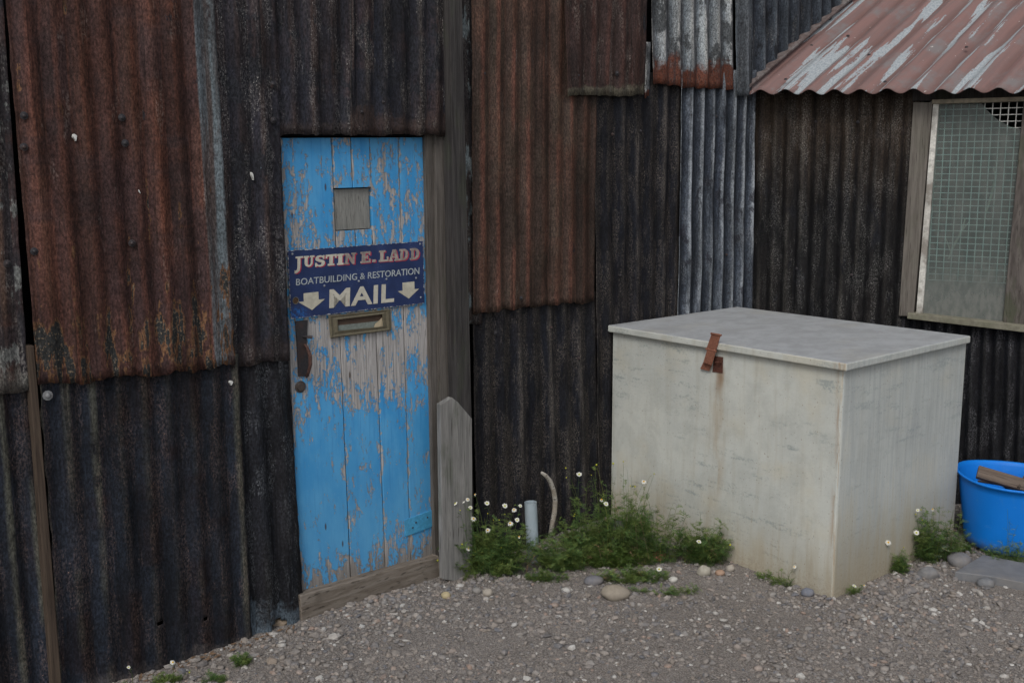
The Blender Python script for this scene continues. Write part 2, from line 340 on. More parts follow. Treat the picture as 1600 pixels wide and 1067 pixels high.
mFlash = iron('iron_flashing', (.075, .034, .025), (.05, .03, .025), valley_amt=0, perwave=0, seed=15, zinc=.5, zinc_col=(.25, .25, .25))

# black backing added behind the sheets to block light through the gaps
lb = MB()
s_l, s_r = -2.2, 5.2
door_s0, door_s1 = MW.sz(446, 500, 0)[0], MW.sz(690, 500, 0)[0]
box_mb(lb, MW.A, MW.d, MW.n, V3(0, 0, 1), s_l, s_r, -.16, -.13, -.1, 3.4)
lb.build('light_block_backing', BLACK, workshop)
# far left
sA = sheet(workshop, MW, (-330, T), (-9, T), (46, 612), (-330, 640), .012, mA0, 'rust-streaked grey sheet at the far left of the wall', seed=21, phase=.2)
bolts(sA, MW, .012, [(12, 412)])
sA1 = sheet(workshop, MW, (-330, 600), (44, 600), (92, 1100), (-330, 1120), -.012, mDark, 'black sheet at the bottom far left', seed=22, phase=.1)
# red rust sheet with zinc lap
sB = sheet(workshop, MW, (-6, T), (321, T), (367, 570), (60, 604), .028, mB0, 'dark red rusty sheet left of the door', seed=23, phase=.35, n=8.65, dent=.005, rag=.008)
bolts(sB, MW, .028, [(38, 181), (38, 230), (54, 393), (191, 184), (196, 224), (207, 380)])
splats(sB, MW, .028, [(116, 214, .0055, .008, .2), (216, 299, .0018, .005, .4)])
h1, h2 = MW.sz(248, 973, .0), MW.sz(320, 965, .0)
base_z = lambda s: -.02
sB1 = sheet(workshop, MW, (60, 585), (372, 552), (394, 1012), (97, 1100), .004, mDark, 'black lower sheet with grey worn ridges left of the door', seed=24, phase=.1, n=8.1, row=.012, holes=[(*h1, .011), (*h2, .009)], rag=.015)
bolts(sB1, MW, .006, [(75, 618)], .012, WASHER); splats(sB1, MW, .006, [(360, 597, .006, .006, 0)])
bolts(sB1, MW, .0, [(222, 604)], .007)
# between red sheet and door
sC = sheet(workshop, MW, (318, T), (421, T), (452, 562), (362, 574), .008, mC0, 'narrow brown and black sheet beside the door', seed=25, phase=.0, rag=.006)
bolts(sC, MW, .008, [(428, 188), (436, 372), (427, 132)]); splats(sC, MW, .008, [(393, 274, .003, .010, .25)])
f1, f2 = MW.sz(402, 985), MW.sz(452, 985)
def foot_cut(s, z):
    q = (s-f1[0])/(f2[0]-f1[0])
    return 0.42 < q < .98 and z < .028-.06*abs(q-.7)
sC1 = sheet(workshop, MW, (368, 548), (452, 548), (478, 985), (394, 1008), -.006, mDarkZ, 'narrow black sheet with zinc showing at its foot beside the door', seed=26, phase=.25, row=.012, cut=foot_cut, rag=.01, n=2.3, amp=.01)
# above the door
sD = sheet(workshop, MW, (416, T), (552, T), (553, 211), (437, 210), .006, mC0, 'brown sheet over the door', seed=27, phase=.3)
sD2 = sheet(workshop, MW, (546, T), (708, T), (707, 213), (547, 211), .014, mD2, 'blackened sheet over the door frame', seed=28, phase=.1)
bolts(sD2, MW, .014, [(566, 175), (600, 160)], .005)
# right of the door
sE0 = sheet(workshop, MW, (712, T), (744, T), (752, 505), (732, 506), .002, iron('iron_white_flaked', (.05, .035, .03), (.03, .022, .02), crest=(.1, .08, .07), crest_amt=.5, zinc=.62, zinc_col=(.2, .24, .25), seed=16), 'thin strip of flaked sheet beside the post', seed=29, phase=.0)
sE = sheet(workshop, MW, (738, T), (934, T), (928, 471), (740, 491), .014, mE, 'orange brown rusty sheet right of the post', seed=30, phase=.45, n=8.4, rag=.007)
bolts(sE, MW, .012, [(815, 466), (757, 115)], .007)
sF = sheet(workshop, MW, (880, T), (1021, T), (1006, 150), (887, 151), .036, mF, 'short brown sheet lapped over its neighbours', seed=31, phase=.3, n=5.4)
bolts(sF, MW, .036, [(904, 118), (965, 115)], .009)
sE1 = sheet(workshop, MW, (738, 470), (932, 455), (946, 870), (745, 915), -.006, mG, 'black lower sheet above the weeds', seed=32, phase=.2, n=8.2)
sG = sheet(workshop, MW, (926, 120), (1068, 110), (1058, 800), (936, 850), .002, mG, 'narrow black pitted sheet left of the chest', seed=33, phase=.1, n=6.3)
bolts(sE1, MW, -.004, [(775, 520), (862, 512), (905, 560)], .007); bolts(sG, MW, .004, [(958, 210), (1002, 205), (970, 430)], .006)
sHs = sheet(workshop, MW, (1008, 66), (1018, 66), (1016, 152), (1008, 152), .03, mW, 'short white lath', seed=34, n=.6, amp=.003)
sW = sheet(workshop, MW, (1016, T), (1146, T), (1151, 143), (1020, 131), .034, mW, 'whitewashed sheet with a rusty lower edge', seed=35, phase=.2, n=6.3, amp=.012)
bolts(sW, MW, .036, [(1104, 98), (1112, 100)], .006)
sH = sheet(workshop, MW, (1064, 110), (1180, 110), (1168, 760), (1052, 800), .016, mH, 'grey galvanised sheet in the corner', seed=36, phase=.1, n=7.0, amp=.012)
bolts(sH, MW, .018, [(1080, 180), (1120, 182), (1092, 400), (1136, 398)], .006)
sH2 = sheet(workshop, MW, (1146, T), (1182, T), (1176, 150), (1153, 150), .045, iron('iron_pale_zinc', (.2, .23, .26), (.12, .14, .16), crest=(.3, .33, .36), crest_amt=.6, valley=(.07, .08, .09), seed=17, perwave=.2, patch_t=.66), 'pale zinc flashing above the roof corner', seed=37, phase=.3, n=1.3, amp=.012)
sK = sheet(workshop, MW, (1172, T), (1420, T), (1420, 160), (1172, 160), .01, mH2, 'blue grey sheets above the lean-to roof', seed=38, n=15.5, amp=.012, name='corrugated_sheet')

WGREY = wood('weathered_timber', (.085, .08, .077), (.15, .14, .132), seed=1); WDARK = wood('dark_timber', (.03, .028, .028), (.058, .054, .053), seed=2, green=.2)
WBROWN = wood('brown_timber', (.05, .036, .028), (.08, .06, .045), seed=3); WSILL = wood('sill_timber', (.13, .108, .088), (.2, .175, .15), grain=(6, 40), seed=4)
WPALE = wood('pale_grey_timber', (.15, .148, .143), (.235, .23, .22), seed=5, green=.35)
def board(name, pl, tl, tr, br, bl, o0, o1, mat, parent, bevel=.003, uo=0., label=None):
    b = MB(); prism(b, pl, quad_sz(pl, tl, tr, br, bl, o1), o0, o1, uo=uo); o = b.build(name, mat, parent, bevel=bevel, merge=True)
    if label: o['label'] = label
    return o
board('post', MW, (699, T), (718, T), (743, 905), (719, 910), -.03, .05, WDARK, workshop, label='rough full-height timber post right of the door')
board('corner_batten', MW, (42, 540), (54, 540), (100, 1110), (84, 1110), -.02, .022, WBROWN, workshop, label='thin brown batten up the left seam')
# door frame
fr = MB()
for q, o1, uo in (((664, 206), (677, 206), (692, 905), (680, 908), -.018, 0.), ((676, 206), (708, 206), (722, 905), (691, 905), -.004, 2.)) and [(((664, 206), (677, 206), (692, 905), (680, 908)), -.018, 0.), (((679.5, 206), (700, 206), (711, 905), (695, 905)), -.002, 2.)]:
    prism(fr, MW, quad_sz(MW, *q, o1), -.1, o1, uo=uo)
fr.build('door_frame', wood('frame_timber', (.075, .067, .06), (.125, .113, .103), seed=6, green=.12), workshop, bevel=.003, merge=True)
board('door_top_shade', MW, (430, 190), (712, 190), (712, 213), (430, 212), -.12, -.02, BLACK, workshop)  # black strip above the door, shade of the gap put into its colour
# sill beam
sb = MB(); c4 = quad_sz(MW, (468, 930), (684, 869), (690, 912), (472, 972), .0)
n_ = 12
for i in range(n_):
    a0, a1 = i/n_, (i+1)/n_
    L = lambda a, k: np.array(c4[0])*(1-a)+np.array(c4[1])*a if k == 0 else np.array(c4[3])*(1-a)+np.array(c4[2])*a
    zt = lambda a: .004*mnoise.noise(Vector((a*5, 3, 1)))
    q = [L(a0, 0)+(0, -.05), L(a1, 0)+(0, -.05), L(a1, 1)+(0, zt(a1)), L(a0, 1)+(0, zt(a0))]
    o = lambda a: .004*mnoise.noise(Vector((a*4, 1, 1)))+.003
    F = lambda s_, k, a: MW.pt(q[k][0], q[k][1], s_ + (o(a) if s_ > -.05 else 0))
    sb.face([F(0, 0, a0), F(0, 1, a1), F(0, 2, a1), F(0, 3, a0)], [tuple(x) for x in q])
    sb.face([F(0, 3, a0), F(0, 2, a1), F(-.12, 2, a1), F(-.12, 3, a0)], [(q[3][0], q[3][1]), (q[2][0], q[2][1]), (q[2][0], q[2][1]+.12), (q[3][0], q[3][1]+.12)])
    if i in (0, n_-1):
        k0, k1, a = (0, 3, a0) if i == 0 else (1, 2, a1)
        sb.face([F(-.12, k0, a), F(0, k0, a), F(0, k1, a), F(-.12, k1, a)])
tag(sb.build('door_sill', WSILL, workshop, merge=True, bevel=.004))

# ---- the blue door
DOFF = -.035
DC = [MW.px(438, 216, DOFF), MW.px(664, 215, DOFF), MW.px(678, 867, DOFF), MW.px(469, 925, DOFF)]   # TL TR BR BL
def qmap(Q, n):
    return lambda u, v, o=0.0: (Q[0]*(1-u)+Q[1]*u)*(1-v)+(Q[3]*(1-u)+Q[2]*u)*v + n*o     # v downwards
dq = qmap(DC, MW.n); DWID = np.linalg.norm(DC[1]-DC[0]); DHT = np.linalg.norm(DC[3]-DC[0])
def paint_mat():
    n = NM('peeling_blue_paint', .6, .35); m = n.uv('m'); c = n.uv('c'); v = n.sep(c, 1)
    H = n.ramp(v, [(0, .66), (.05, .54), (.11, .4), (.22, .34), (.33, .38), (.42, .5), (.52, .66), (.6, .62), (.66, .46), (.78, .53), (.88, .46), (.97, .42)])
    cx = n.sep(c, 0); midp = n.mul(n.step(cx, .34, .37), n.step(cx, .83, .80)); H = n.add(H, n.add(n.mul(n.mul(midp, n.mul(n.step(v, .62, .5), n.step(v, .36, .46))), .14), n.mul(n.mul(n.step(cx, .36, .34), n.step(v, .45, .3)), -.05)))
    a = n.noise(m, (30, 11), (1, 2, 0), 8, .74, .5); b = n.noise(m, (150, 75), (5, 2, 0), 5, .72); k = n.noise(m, (9, 4), (2, 9, 0), 4, .6)
    s = n.add(n.add(n.mul(a, .55), n.mul(b, .25)), n.mul(k, .20))
    th = n.add(n.mul(H, -.29), .664)
    edge = n.sep(n.uv('e'), 0); s = n.add(s, n.mul(n.step(edge, .010, .0), .05))
    mask = n.step(n.math('SUBTRACT', s, th), -.006, .010); rim = n.step(n.math('SUBTRACT', s, th), -.028, -.004)
    g = n.noise(m, (160, 5), (3, 1, 0), 6, .65, .5)
    wd = n.mix(n.step(g, .38, .62), (.235, .228, .222), (.42, .405, .40)); wd = n.mix(n.step(g, .62, .68), wd, (.08, .072, .066))
    dirty = n.step(v, .09, .0); wd = n.mix(n.mul(dirty, .6), wd, (.1, .085, .07))
    bl = n.mix(n.step(n.noise(m, (11, 4), (7, 7, 0), 5, .6), .35, .65), (.04, .27, .58), (.085, .345, .64))
    bl = n.mix(n.mul(n.step(n.noise(m, (80, 4), (2, 7, 0), 5, .6), .5, .7), .45), bl, (.02, .17, .46))
    bl = n.mix(n.mul(n.step(v, .42, .05), .5), bl, (.09, .29, .5))
    bl = n.mix(n.mul(n.step(n.noise(m, (210, 70), (1, 7, 0), 3, .6), .62, .7), .5), bl, (.16, .36, .58))
    bl = n.mix(n.mul(rim, .35), bl, (.12, .3, .5))
    rst = n.step(n.node('ShaderNodeTexVoronoi', Vector=n.vec(m, (14, 4.2), (.3, .2, 0)), Scale=1.0), .075, .035)
    col = n.mix(mask, bl, wd); col = n.mix(n.mul(rst, .85), col, (.05, .025, .018))
    nr = n.bump(n.add(n.mul(mask, -1), n.mul(g, .35)), .0016, 1.0)
    n.set(n.b.inputs['Roughness'], n.mix(mask, (.5, .5, .5), (.9, .9, .9)))
    return n.done(col, nr)
BLUEP = paint_mat()
door = MB(); door.e = []
def plank(u0t, u1t, u0b, u1b, v0, v1, o1, uo, mi=0, o0=-.03, gap=.0016):
    nr_ = max(2, int((v1-v0)*26)); rows = []
    for j in range(nr_+1):
        f = j/nr_; v = v0+(v1-v0)*f
        a = u0t+(u0b-u0t)*v; b = u1t+(u1b-u1t)*v; g = gap/DWID
        a += g+.0012*mnoise.noise(Vector((v*14, uo, 1))); b -= g+.0012*mnoise.noise(Vector((v*14, uo, 5)))
        rows.append((a, b, v))
    for j in range(nr_):
        (a, b, v), (a2, b2, v2) = rows[j], rows[j+1]
        E0, E1 = .002/DWID, .002/DWID
        def M_(u, v): return (u*DWID+uo, (1-v)*DHT)
        seq = [(0, o0, o1-.002), (0, 'L', 0), (0, 'F', 0)]
        cols = [(a, o0), (a, o1-.0015), (a+E0, o1), (a+(b-a)*.12, o1), (b-(b-a)*.12, o1), (b-E1, o1), (b, o1-.0015), (b, o0)]
        cols2 = [(a2, o0), (a2, o1-.0015), (a2+E0, o1), (a2+(b2-a2)*.12, o1), (b2-(b2-a2)*.12, o1), (b2-E1, o1), (b2, o1-.0015), (b2, o0)]
        ed = [0, 0, .002, .012, .012, .002, 0, 0]
        for k in range(7):
            (p, po), (q, qo) = cols[k], cols[k+1]; (r, ro), (s_, so_) = cols2[k], cols2[k+1]
            door.face([dq(r, v2, ro), dq(s_, v2, so_), dq(q, v, qo), dq(p, v, po)], [M_(r, v2), M_(s_, v2), M_(q, v), M_(p, v)], [(r, 1-v2), (s_, 1-v2), (q, 1-v), (p, 1-v)], mi)
            door.e.append([(ed[k], 0), (ed[k+1], 0), (ed[k+1], 0), (ed[k], 0)])
    for (a, b, v), sgn in ((rows[0], 1), (rows[-1], -1)):
        pts = [dq(a, v, o1-.0005), dq(b, v, o1-.0005), dq(b, v, o0), dq(a, v, o0)]
        if sgn < 0: pts.reverse()
        door.face(pts, [(uo, .1), (uo+.1, .1), (uo+.1, .13), (uo, .13)], [(a, 1-v)]*4, mi); door.e.append([(0, 0)]*4)
V = lambda y, u=.4: (y-216)/(905-216)
plank(0, .33, 0, .355, 0, 1, 0, 0)
plank(.33, .455, .36, .49, 0, .107, .004, 3.1); plank(.455, .585, .49, .615, 0, .107, .005, 6.3)
plank(.335, .585, .36, .61, .110, .198, -.008, 9.7, 1)
plank(.33, .465, .36, .5, .200, .262, .0, 12.2); plank(.465, .585, .5, .615, .200, .262, .001, 15.2)
plank(.33, .585, .357, .615, .264, 1, -.001, 18.4)
plank(.585, .80, .615, .812, 0, 1, .001, 21.3); plank(.80, 1, .812, 1, 0, 1, 0, 24.9)
PANEL = wood('bare_grey_ply', (.19, .192, .18), (.235, .235, .22), grain=(90, 10), seed=8, knots=False)
door_o = door.build('door', [BLUEP, PANEL], workshop)
le = door_o.data.uv_layers.new(name='e'); le.data.foreach_set('uv', [x for f in door.e for p in f for x in p])
door_o['label'] = 'peeling bright blue plank door'
bk = MB(); bk.face([dq(0, 1, -.028), dq(1, 1, -.028), dq(1, 0, -.028), dq(0, 0, -.028)]); bk.build('door_back', BLACK, door_o)

# letter plate
def px_map(Q, off): return [MW.px(x, y, off) for x, y in Q]
OL = plain('olive_brass', (.115, .1, .065), .55, .45, .2, 120, .0003, dirt=(.06, .05, .035))
lp = MB(); o_in = [(527.5, 499.5), (597, 491), (599.5, 510), (528.5, 517)]; o_out = [(513, 493.5), (610, 483), (611.5, 516), (516, 528.5)]
Po = [px_map(o_out, DOFF+o) for o in (0, .010, .013)]; Pi = [px_map(o_in, DOFF+o) for o in (.013, .002)]
mid = [p*.93+np.mean(Po[2], axis=0)*.07 for p in Po[2]]; mi2 = [p*1.06-np.mean(Pi[0], axis=0)*.06 for p in Pi[0]]
rings = [Po[0], Po[1], mid, [p-MW.n*.003 for p in mid and [m_*.55+i_*.45 for m_, i_ in zip(mid, mi2)]], mi2, Pi[0], Pi[1]]
for A, B in zip(rings[:-1], rings[1:]):
    for k in range(4):
        k2 = (k+1) % 4; lp.face([A[k2], A[k], B[k], B[k2]])
lpo = lp.build('letter_plate', OL, door_o, bevel=.0007, merge=True)
fl = MB(); a, b, c_, d_ = Pi[1]
fl.face([d_, c_, c_*.5+b*.5+MW.n*.003, d_*.5+a*.5+MW.n*.003], mi=0); fl.face([d_*.5+a*.5+MW.n*.003, c_*.5+b*.5+MW.n*.003, b, a], mi=1)
p1 = [MW.px(x, y, DOFF+.007) for x, y in ((584, 512), (598.5, 509.5), (597, 496), (592, 501), (586, 506))]; fl.face(p1, mi=2)
fl.build('flap', [plain('flap_metal', (.2, .23, .21), .4, .5, .2, 90), plain('flap_shadow', (.06, .038, .026), .8), plain('torn_paper', (.42, .35, .24), .9)], lpo)
# handle, latch, lock, hinge
hb = MB()
def poly_px(mb, pts, o0, o1, mi=0): prism(mb, MW, [MW.sz(x, y, o1) for x, y in reversed(pts)] if False else [MW.sz(x, y, o1) for x, y in pts], o0, o1, mi)
poly_px(hb, [(467, 588), (483, 588), (484, 560), (479, 545), (481, 500), (462, 502), (465, 545)], DOFF-.002, DOFF+.006)
hp = hb.build('handle_plate', DARKIRON, door_o, bevel=.001)
g = MB(); gp = [(476, 538), (481, 545), (484.5, 556), (485, 570), (482, 582), (479, 588)]; go = [.006, .026, .036, .036, .026, .006]
tube(g, [MW.px(x, y, DOFF+o) for (x, y), o in zip(gp, go)], [.0045, .0055, .0065, .0065, .0055, .0045], 8); g.build('handle', plain('handle_iron', (.07, .035, .028), .8, .3, .3, 160, dirt=(.025, .022, .022)), hp, smooth=True)
g = MB(); tube(g, [MW.px(473, 526, DOFF+.004), MW.px(480, 526, DOFF+.022), MW.px(488, 527, DOFF+.03)], [.005, .004, .006], 8); g.build('thumb_latch', DARKIRON, hp, smooth=True)
g = MB(); lathe(g, MW.px(469, 604, DOFF), [(.021, 0), (.021, .003), (.018, .005), (.016, .004), (.014, .008), (.0005, .009)], 20, MW.n)
g.build('lock', plain('lock_iron', (.06, .048, .042), .6, .4, .25, 150, dirt=(.035, .03, .028)), door_o, smooth=True)
g = MB(); poly_px(g, [(634, 838), (676, 822), (677, 796), (632, 813)], DOFF, DOFF+.005); g.build('hinge_plate', plain('hinge_blue', (.06, .29, .50), .55, .4, .2, 90, dirt=(.04, .18, .28)), door_o, bevel=.001)
for hx, hy in ((650, 816), (668, 808), (645, 824)):
    g = MB(); lathe(g, MW.px(hx, hy, DOFF+.005), [(.004, 0), (.003, .002), (.0003, .0025)], 8, MW.n); g.build('screw', DARKIRON, door_o)

# ================================================================== SIGN
SOFF = DOFF+.010
SQ = [MW.px(449.5, 392, SOFF), MW.px(661, 377, SOFF), MW.px(663.5, 473.5, SOFF), MW.px(455, 498.5, SOFF)]
sq = qmap(SQ, MW.n); SWD = np.linalg.norm(SQ[1]-SQ[0]); SHT = np.linalg.norm(SQ[3]-SQ[0])
sign = thing('sign', 'navy blue painted mail sign screwed across the blue door', 'sign', sq(.5, 1))
def sign_mat():
    n = NM('navy_sign_paint', .5, .35); m = n.uv('m'); c = n.uv('c'); u, v = n.sep(c, 0), n.sep(c, 1)
    du = n.math('MINIMUM', u, n.math('SUBTRACT', 1.0, u)); dv = n.math('MINIMUM', v, n.math('SUBTRACT', 1.0, v))
    d = n.math('MINIMUM', n.mul(du, SWD), n.mul(dv, SHT))
    ch = n.noise(m, (70, 70), detail=6, rough=.7); f = n.noise(m, (170, 230), (4, 4, 0), 4, .6); k = n.noise(m, (12, 12), (1, 4, 0), 4)
    e = n.step(n.add(d, n.mul(n.add(ch, -.42), .022)), .0032, .0008)
    e2 = n.step(n.add(n.mul(f, .7), n.mul(k, .3)), .63, .65)
    scr = n.mul(n.step(n.noise(m, (9, 150), (8, 4, 0), 3, .5, 1.2), .70, .72), n.step(k, .5, .6))
    col = n.mix(n.step(k, .35, .65), (.013, .026, .085), (.02, .038, .12))
    col = n.mix(n.mul(e2, .7), col, (.2, .23, .3)); col = n.mix(n.mul(scr, .6), col, (.25, .27, .33)); col = n.mix(e, col, (.52, .53, .53))
    bl = n.mul(n.step(u, .13, .06), n.step(v, .2, .1)); col = n.mix(n.mul(bl, n.step(ch, .46, .56)), col, (.015, .11, .36))
    n.set(n.b.inputs['Roughness'], .45)
    return n.done(col, n.bump(e, .0006, .6))
sp_ = MB(); NU = 24; hole = (.038, .73, .016)
for i in range(NU*2):
    for j in range(NU):
        u0, u1, v0, v1 = i/(NU*2), (i+1)/(NU*2), j/NU, (j+1)/NU
        bow = lambda u, v: .0025*math.sin(u*5)*math.sin(v*3)
        P = [(u0, v1), (u1, v1), (u1, v0), (u0, v0)]
        sp_.face([sq(a, b) for a, b in P], [(a*SWD, (1-b)*SHT) for a, b in P], [(a, 1-b) for a, b in P])
sgn = sp_.build('sign_board', sign_mat(), sign, merge=True); md = sgn.modifiers.new('thickness', 'SOLIDIFY'); md.thickness = .004; md.offset = -1
g = MB(); lathe(g, sq(.036, .735, .0), [(.0125, -.001), (.0128, .0018), (.0108, .0018), (.0105, .0008)], 24, MW.n); lathe(g, sq(.036, .735, .0008), [(.0106, 0), (.0003, 0)], 24, MW.n, mi=1)
g.build('round_hole', [plain('worn_rim', (.12, .12, .12), .7), plain('hole_wood', (.085, .055, .035), .9, .1, .5, 60)], sign)
SCREW = plain('screw_head', (.22, .24, .28), .5, .5, .3, 200)
for u, v in ((.03, .05), (.975, .04), (.97, .9), (.24, .56), (.49, .54), (.70, .55), (.935, .58)):
    g = MB(); lathe(g, sq(u, v, .0), [(.0042, 0), (.0038, .0015), (.002, .0024), (.0003, .0026)], 10, MW.n); g.build('screw', SCREW, sign, smooth=True)
cream = plain('cream_lettering', (.50, .48, .41), .6, .3, .12, 70, .0002, dirt=(.26, .24, .2), dirt_amt=.6)
fade = plain('faded_lettering', (.27, .23, .21), .6, .3, .25, 60, .0002, dirt=(.42, .38, .33), dirt_amt=.7)
pink = plain('red_letter_shadow', (.4, .035, .075), .6, .3, .25, 60, .0002, dirt=(.2, .03, .07), dirt_amt=.7)
# slab letters as outlines in a unit box, y up
def arc(cx, cy, rx, ry, a0, a1, n=10): return [(cx+rx*math.cos(math.radians(a0+(a1-a0)*i/n)), cy+ry*math.sin(math.radians(a0+(a1-a0)*i/n))) for i in range(n+1)]
G = {
 'I': [[(0, 0), (1, 0), (1, .17), (.8, .17), (.8, .83), (1, .83), (1, 1), (0, 1), (0, .83), (.2, .83), (.2, .17), (0, .17)]],
 'T': [[(.2, 0), (.8, 0), (.8, .16), (.66, .16), (.66, .83), (.86, .83), (.86, .66), (1, .66), (1, 1), (0, 1), (0, .66), (.14, .66), (.14, .83), (.34, .83), (.34, .16), (.2, .16)]],
 'L': [[(0, 0), (1, 0), (1, .42), (.84, .42), (.84, .17), (.48, .17), (.48, .84), (.66, .84), (.66, 1), (0, 1), (0, .84), (.14, .84), (.14, .17), (0, .17)]],
 'E': [[(0, 0), (1, 0), (1, .36), (.85, .36), (.85, .17), (.5, .17), (.5, .42), (.62, .42), (.62, .33), (.74, .33), (.74, .68), (.62, .68), (.62, .58), (.5, .58), (.5, .83), (.83, .83), (.83, .68), (.97, .68), (.97, 1), (0, 1), (0, .84), (.14, .84), (.14, .17), (0, .17)]],
 'N': [[(0, 0), (.4, 0), (.4, .15), (.3, .15), (.3, .62), (.68, 0), (.88, 0), (.88, .85), (1, .85), (1, 1), (.6, 1), (.6, .85), (.7, .85), (.7, .42), (.34, 1), (0, 1), (0, .85), (.11, .85), (.11, .15), (0, .15)]],
 'U': [[(.0, 1), (.0, .84), (.1, .84)] + arc(.47, .34, .37, .34, 180, 360) + [(.84, .84), (1, .84), (1, 1), (.58, 1), (.58, .84), (.68, .84), (.68, .36)] + arc(.52, .34, .15, .19, 0, -180)[1:] + [(.37, .84), (.47, .84), (.47, 1)]],
 'J': [[(.1, 1), (.1, .84), (.34, .84), (.34, .0), (.3, -.2), (.1, -.26), (.02, -.2), (.0, -.5), (.3, -.48), (.6, -.3), (.7, .0), (.7, .84), (1, .84), (1, 1)]],
 'D': [[(0, 0), (.5, 0)] + arc(.5, .5, .5, .5, -90, 0, 8)[1:] + [(.7, .5)] + arc(.46, .5, .24, .33, 0, -90, 8)[1:] + [(.42, .17), (.42, .5), (.14, .5), (.14, .16), (0, .16)],
       [(.14, .5), (.42, .5), (.42, .83), (.46, .83)] + arc(.46, .5, .24, .33, 90, 0, 8)[1:] + [(1, .5)] + arc(.5, .5, .5, .5, 0, 90, 8)[1:] + [(0, 1), (0, .84), (.14, .84)]],
 'A': [[(0, 0), (.36, 0), (.36, .15), (.28, .15), (.31, .26), (.62, .26), (.66, .15), (.58, .15), (.58, 0), (1, 0), (1, .15), (.93, .15), (.72, .8), (.56, .8), (.48, .42), (.45, .42), (.5, .42), (.5, .40), (.36, .40), (.5, .8), (.52, .8), (.52, 1), (.34, 1), (.08, .15), (0, .15)]],
 'S': [[(.02, .0), (.16, .0), (.2, .06), (.5, -.02), (.8, .03), (.98, .2), (.98, .42), (.82, .57), (.45, .67), (.33, .75), (.42, .85), (.6, .86), (.76, .78), (.8, .66), (.94, .66), (.94, 1), (.82, 1), (.78, .96), (.5, 1.02), (.2, .97), (.05, .82), (.04, .62), (.18, .5), (.5, .4), (.68, .32), (.62, .17), (.42, .13), (.24, .2), (.16, .36), (.02, .36)]],
 '.': [[(0, 0), (1, 0), (1, 1), (0, 1)]],
}
G['A'] = [[(0, 0), (.38, 0), (.38, .15), (.29, .15), (.33, .3), (.58, .3), (.62, .15), (.54, .15), (.54, 0), (1, 0), (1, .15), (.92, .15), (.66, 1), (.34, 1), (.34, .99), (.46, .74), (.55, .42), (.35, .42), (.44, .74), (.33, .98), (.08, .15), (0, .15)]]
def zuv(X, Y):        # a point of the sign, in enlarged-photo units, to sign coordinates
    u = (X-55-(Y-148)*.06)/1425.; u = max(0, min(1, u)); top = 146-u*98; bot = 862-u*172
    return u, (Y-top)/(bot-top)
from mathutils.geometry import tessellate_polygon
def glyph(mb, ch, x0, x1, yb, yt, o0, o1, dx=0, dy=0):
    """x0..x1, baseline yb and cap line yt in sign units"""
    for out in G[ch]:
        pts = []
        for a, b in out:
            X = x0+(x1-x0)*a+dx; sk = -(X-x0)*.085 if True else 0
            Y = yb+(yt-yb)*b+sk+dy; pts.append(zuv(X, Y))
        P1 = [sq(u, v, o1) for u, v in pts]; P0 = [sq(u, v, o0) for u, v in pts]
        i0 = len(mb.v); mb.v += [tuple(p) for p in P1]
        for t in tessellate_polygon([[Vector((u*2.2, -v, 0)) for u, v in pts]]):
            a_, b_, c__ = [Vector(pts[k]+(0,)) for k in t]
            t = t if (b_-a_).cross(c__-a_).z < 0 else t[::-1]
            mb.f.append(tuple(i0+k for k in t)); mb.m.append([(0, 0)]*3); mb.c.append([(0, 0)]*3); mb.mi.append(0)
        n = len(pts)
        for k in range(n): mb.face([P0[k], P0[(k+1) % n], P1[(k+1) % n], P1[k]])
name_ = [('J', 122, 200, 325, 208), ('U', 208, 312, 318, 203), ('S', 320, 418, 316, 200), ('T', 425, 535, 306, 190), ('I', 541, 607, 298, 183), ('N', 614, 736, 293, 176),
         ('E', 783, 890, 280, 162), ('.', 912, 946, 268, 240), ('L', 980, 1085, 266, 148), ('A', 1090, 1205, 260, 140), ('D', 1205, 1305, 250, 132), ('D', 1325, 1432, 242, 124)]
cr_, fd_, pk_ = MB(), MB(), MB()
for k, (ch, x0, x1, yb, yt) in enumerate(name_):
    glyph(cr_ if k < 5 else fd_, ch, x0, x1, yb, yt, .0003, .0016); glyph(pk_, ch, x0, x1, yb, yt, .0002, .0009, 12, 9)
cr_.build('lettering', cream, sign, merge=False); fd_.build('lettering', fade, sign); pk_.build('letter_shadow', pink, sign)
def text_on(txt, X0, X1, Yb0, Yt0, slope, bold, mat, wx=1.0):
    cu = D.curves.new('t', 'FONT'); cu.body = txt; cu.size = 1; cu.offset = bold; cu.space_character = 1.0+bold*2.2; cu.resolution_u = 3
    ob = D.objects.new('t', cu); C.objects.link(ob); dg = bpy.context.evaluated_depsgraph_get(); me = D.meshes.new_from_object(ob.evaluated_get(dg))
    D.objects.remove(ob); co = np.array([v.co[:] for v in me.vertices]); lo, hi = co.min(0), co.max(0); cap = .729
    mb = MB()
    out = []
    for x, y, z in co:
        X = X0+(X1-X0)*(x-lo[0])/(hi[0]-lo[0]); Y = Yb0+(Yt0-Yb0)*(y-max(lo[1], 0) if True else 0)/cap - (X-X0)*slope
        out.append(tuple(sq(*zuv(X, Y), .0015)))
    me2 = D.meshes.new('lettering'); fs = []
    for p in me.polygons:
        vs = list(p.vertices); a_, b_, c__ = [Vector(out[k]) for k in vs[:3]]
        if (b_-a_).cross(c__-a_).dot(Vector(MW.n)) < 0: vs.reverse()
        fs.append(vs)
    me2.from_pydata(out, [], fs); o = link('lettering', me2, mat, sign); m_ = o.modifiers.new('t', 'SOLIDIFY'); m_.thickness = .001; m_.offset = -1
    return o
text_on('BOATBUILDING & RESTORATION', 138, 1438, 507, 436, .0925, .004, plain('pale_lettering', (.36, .4, .42), .6, .3, .15, 60, .0002, dirt=(.22, .25, .28), dirt_amt=.6))
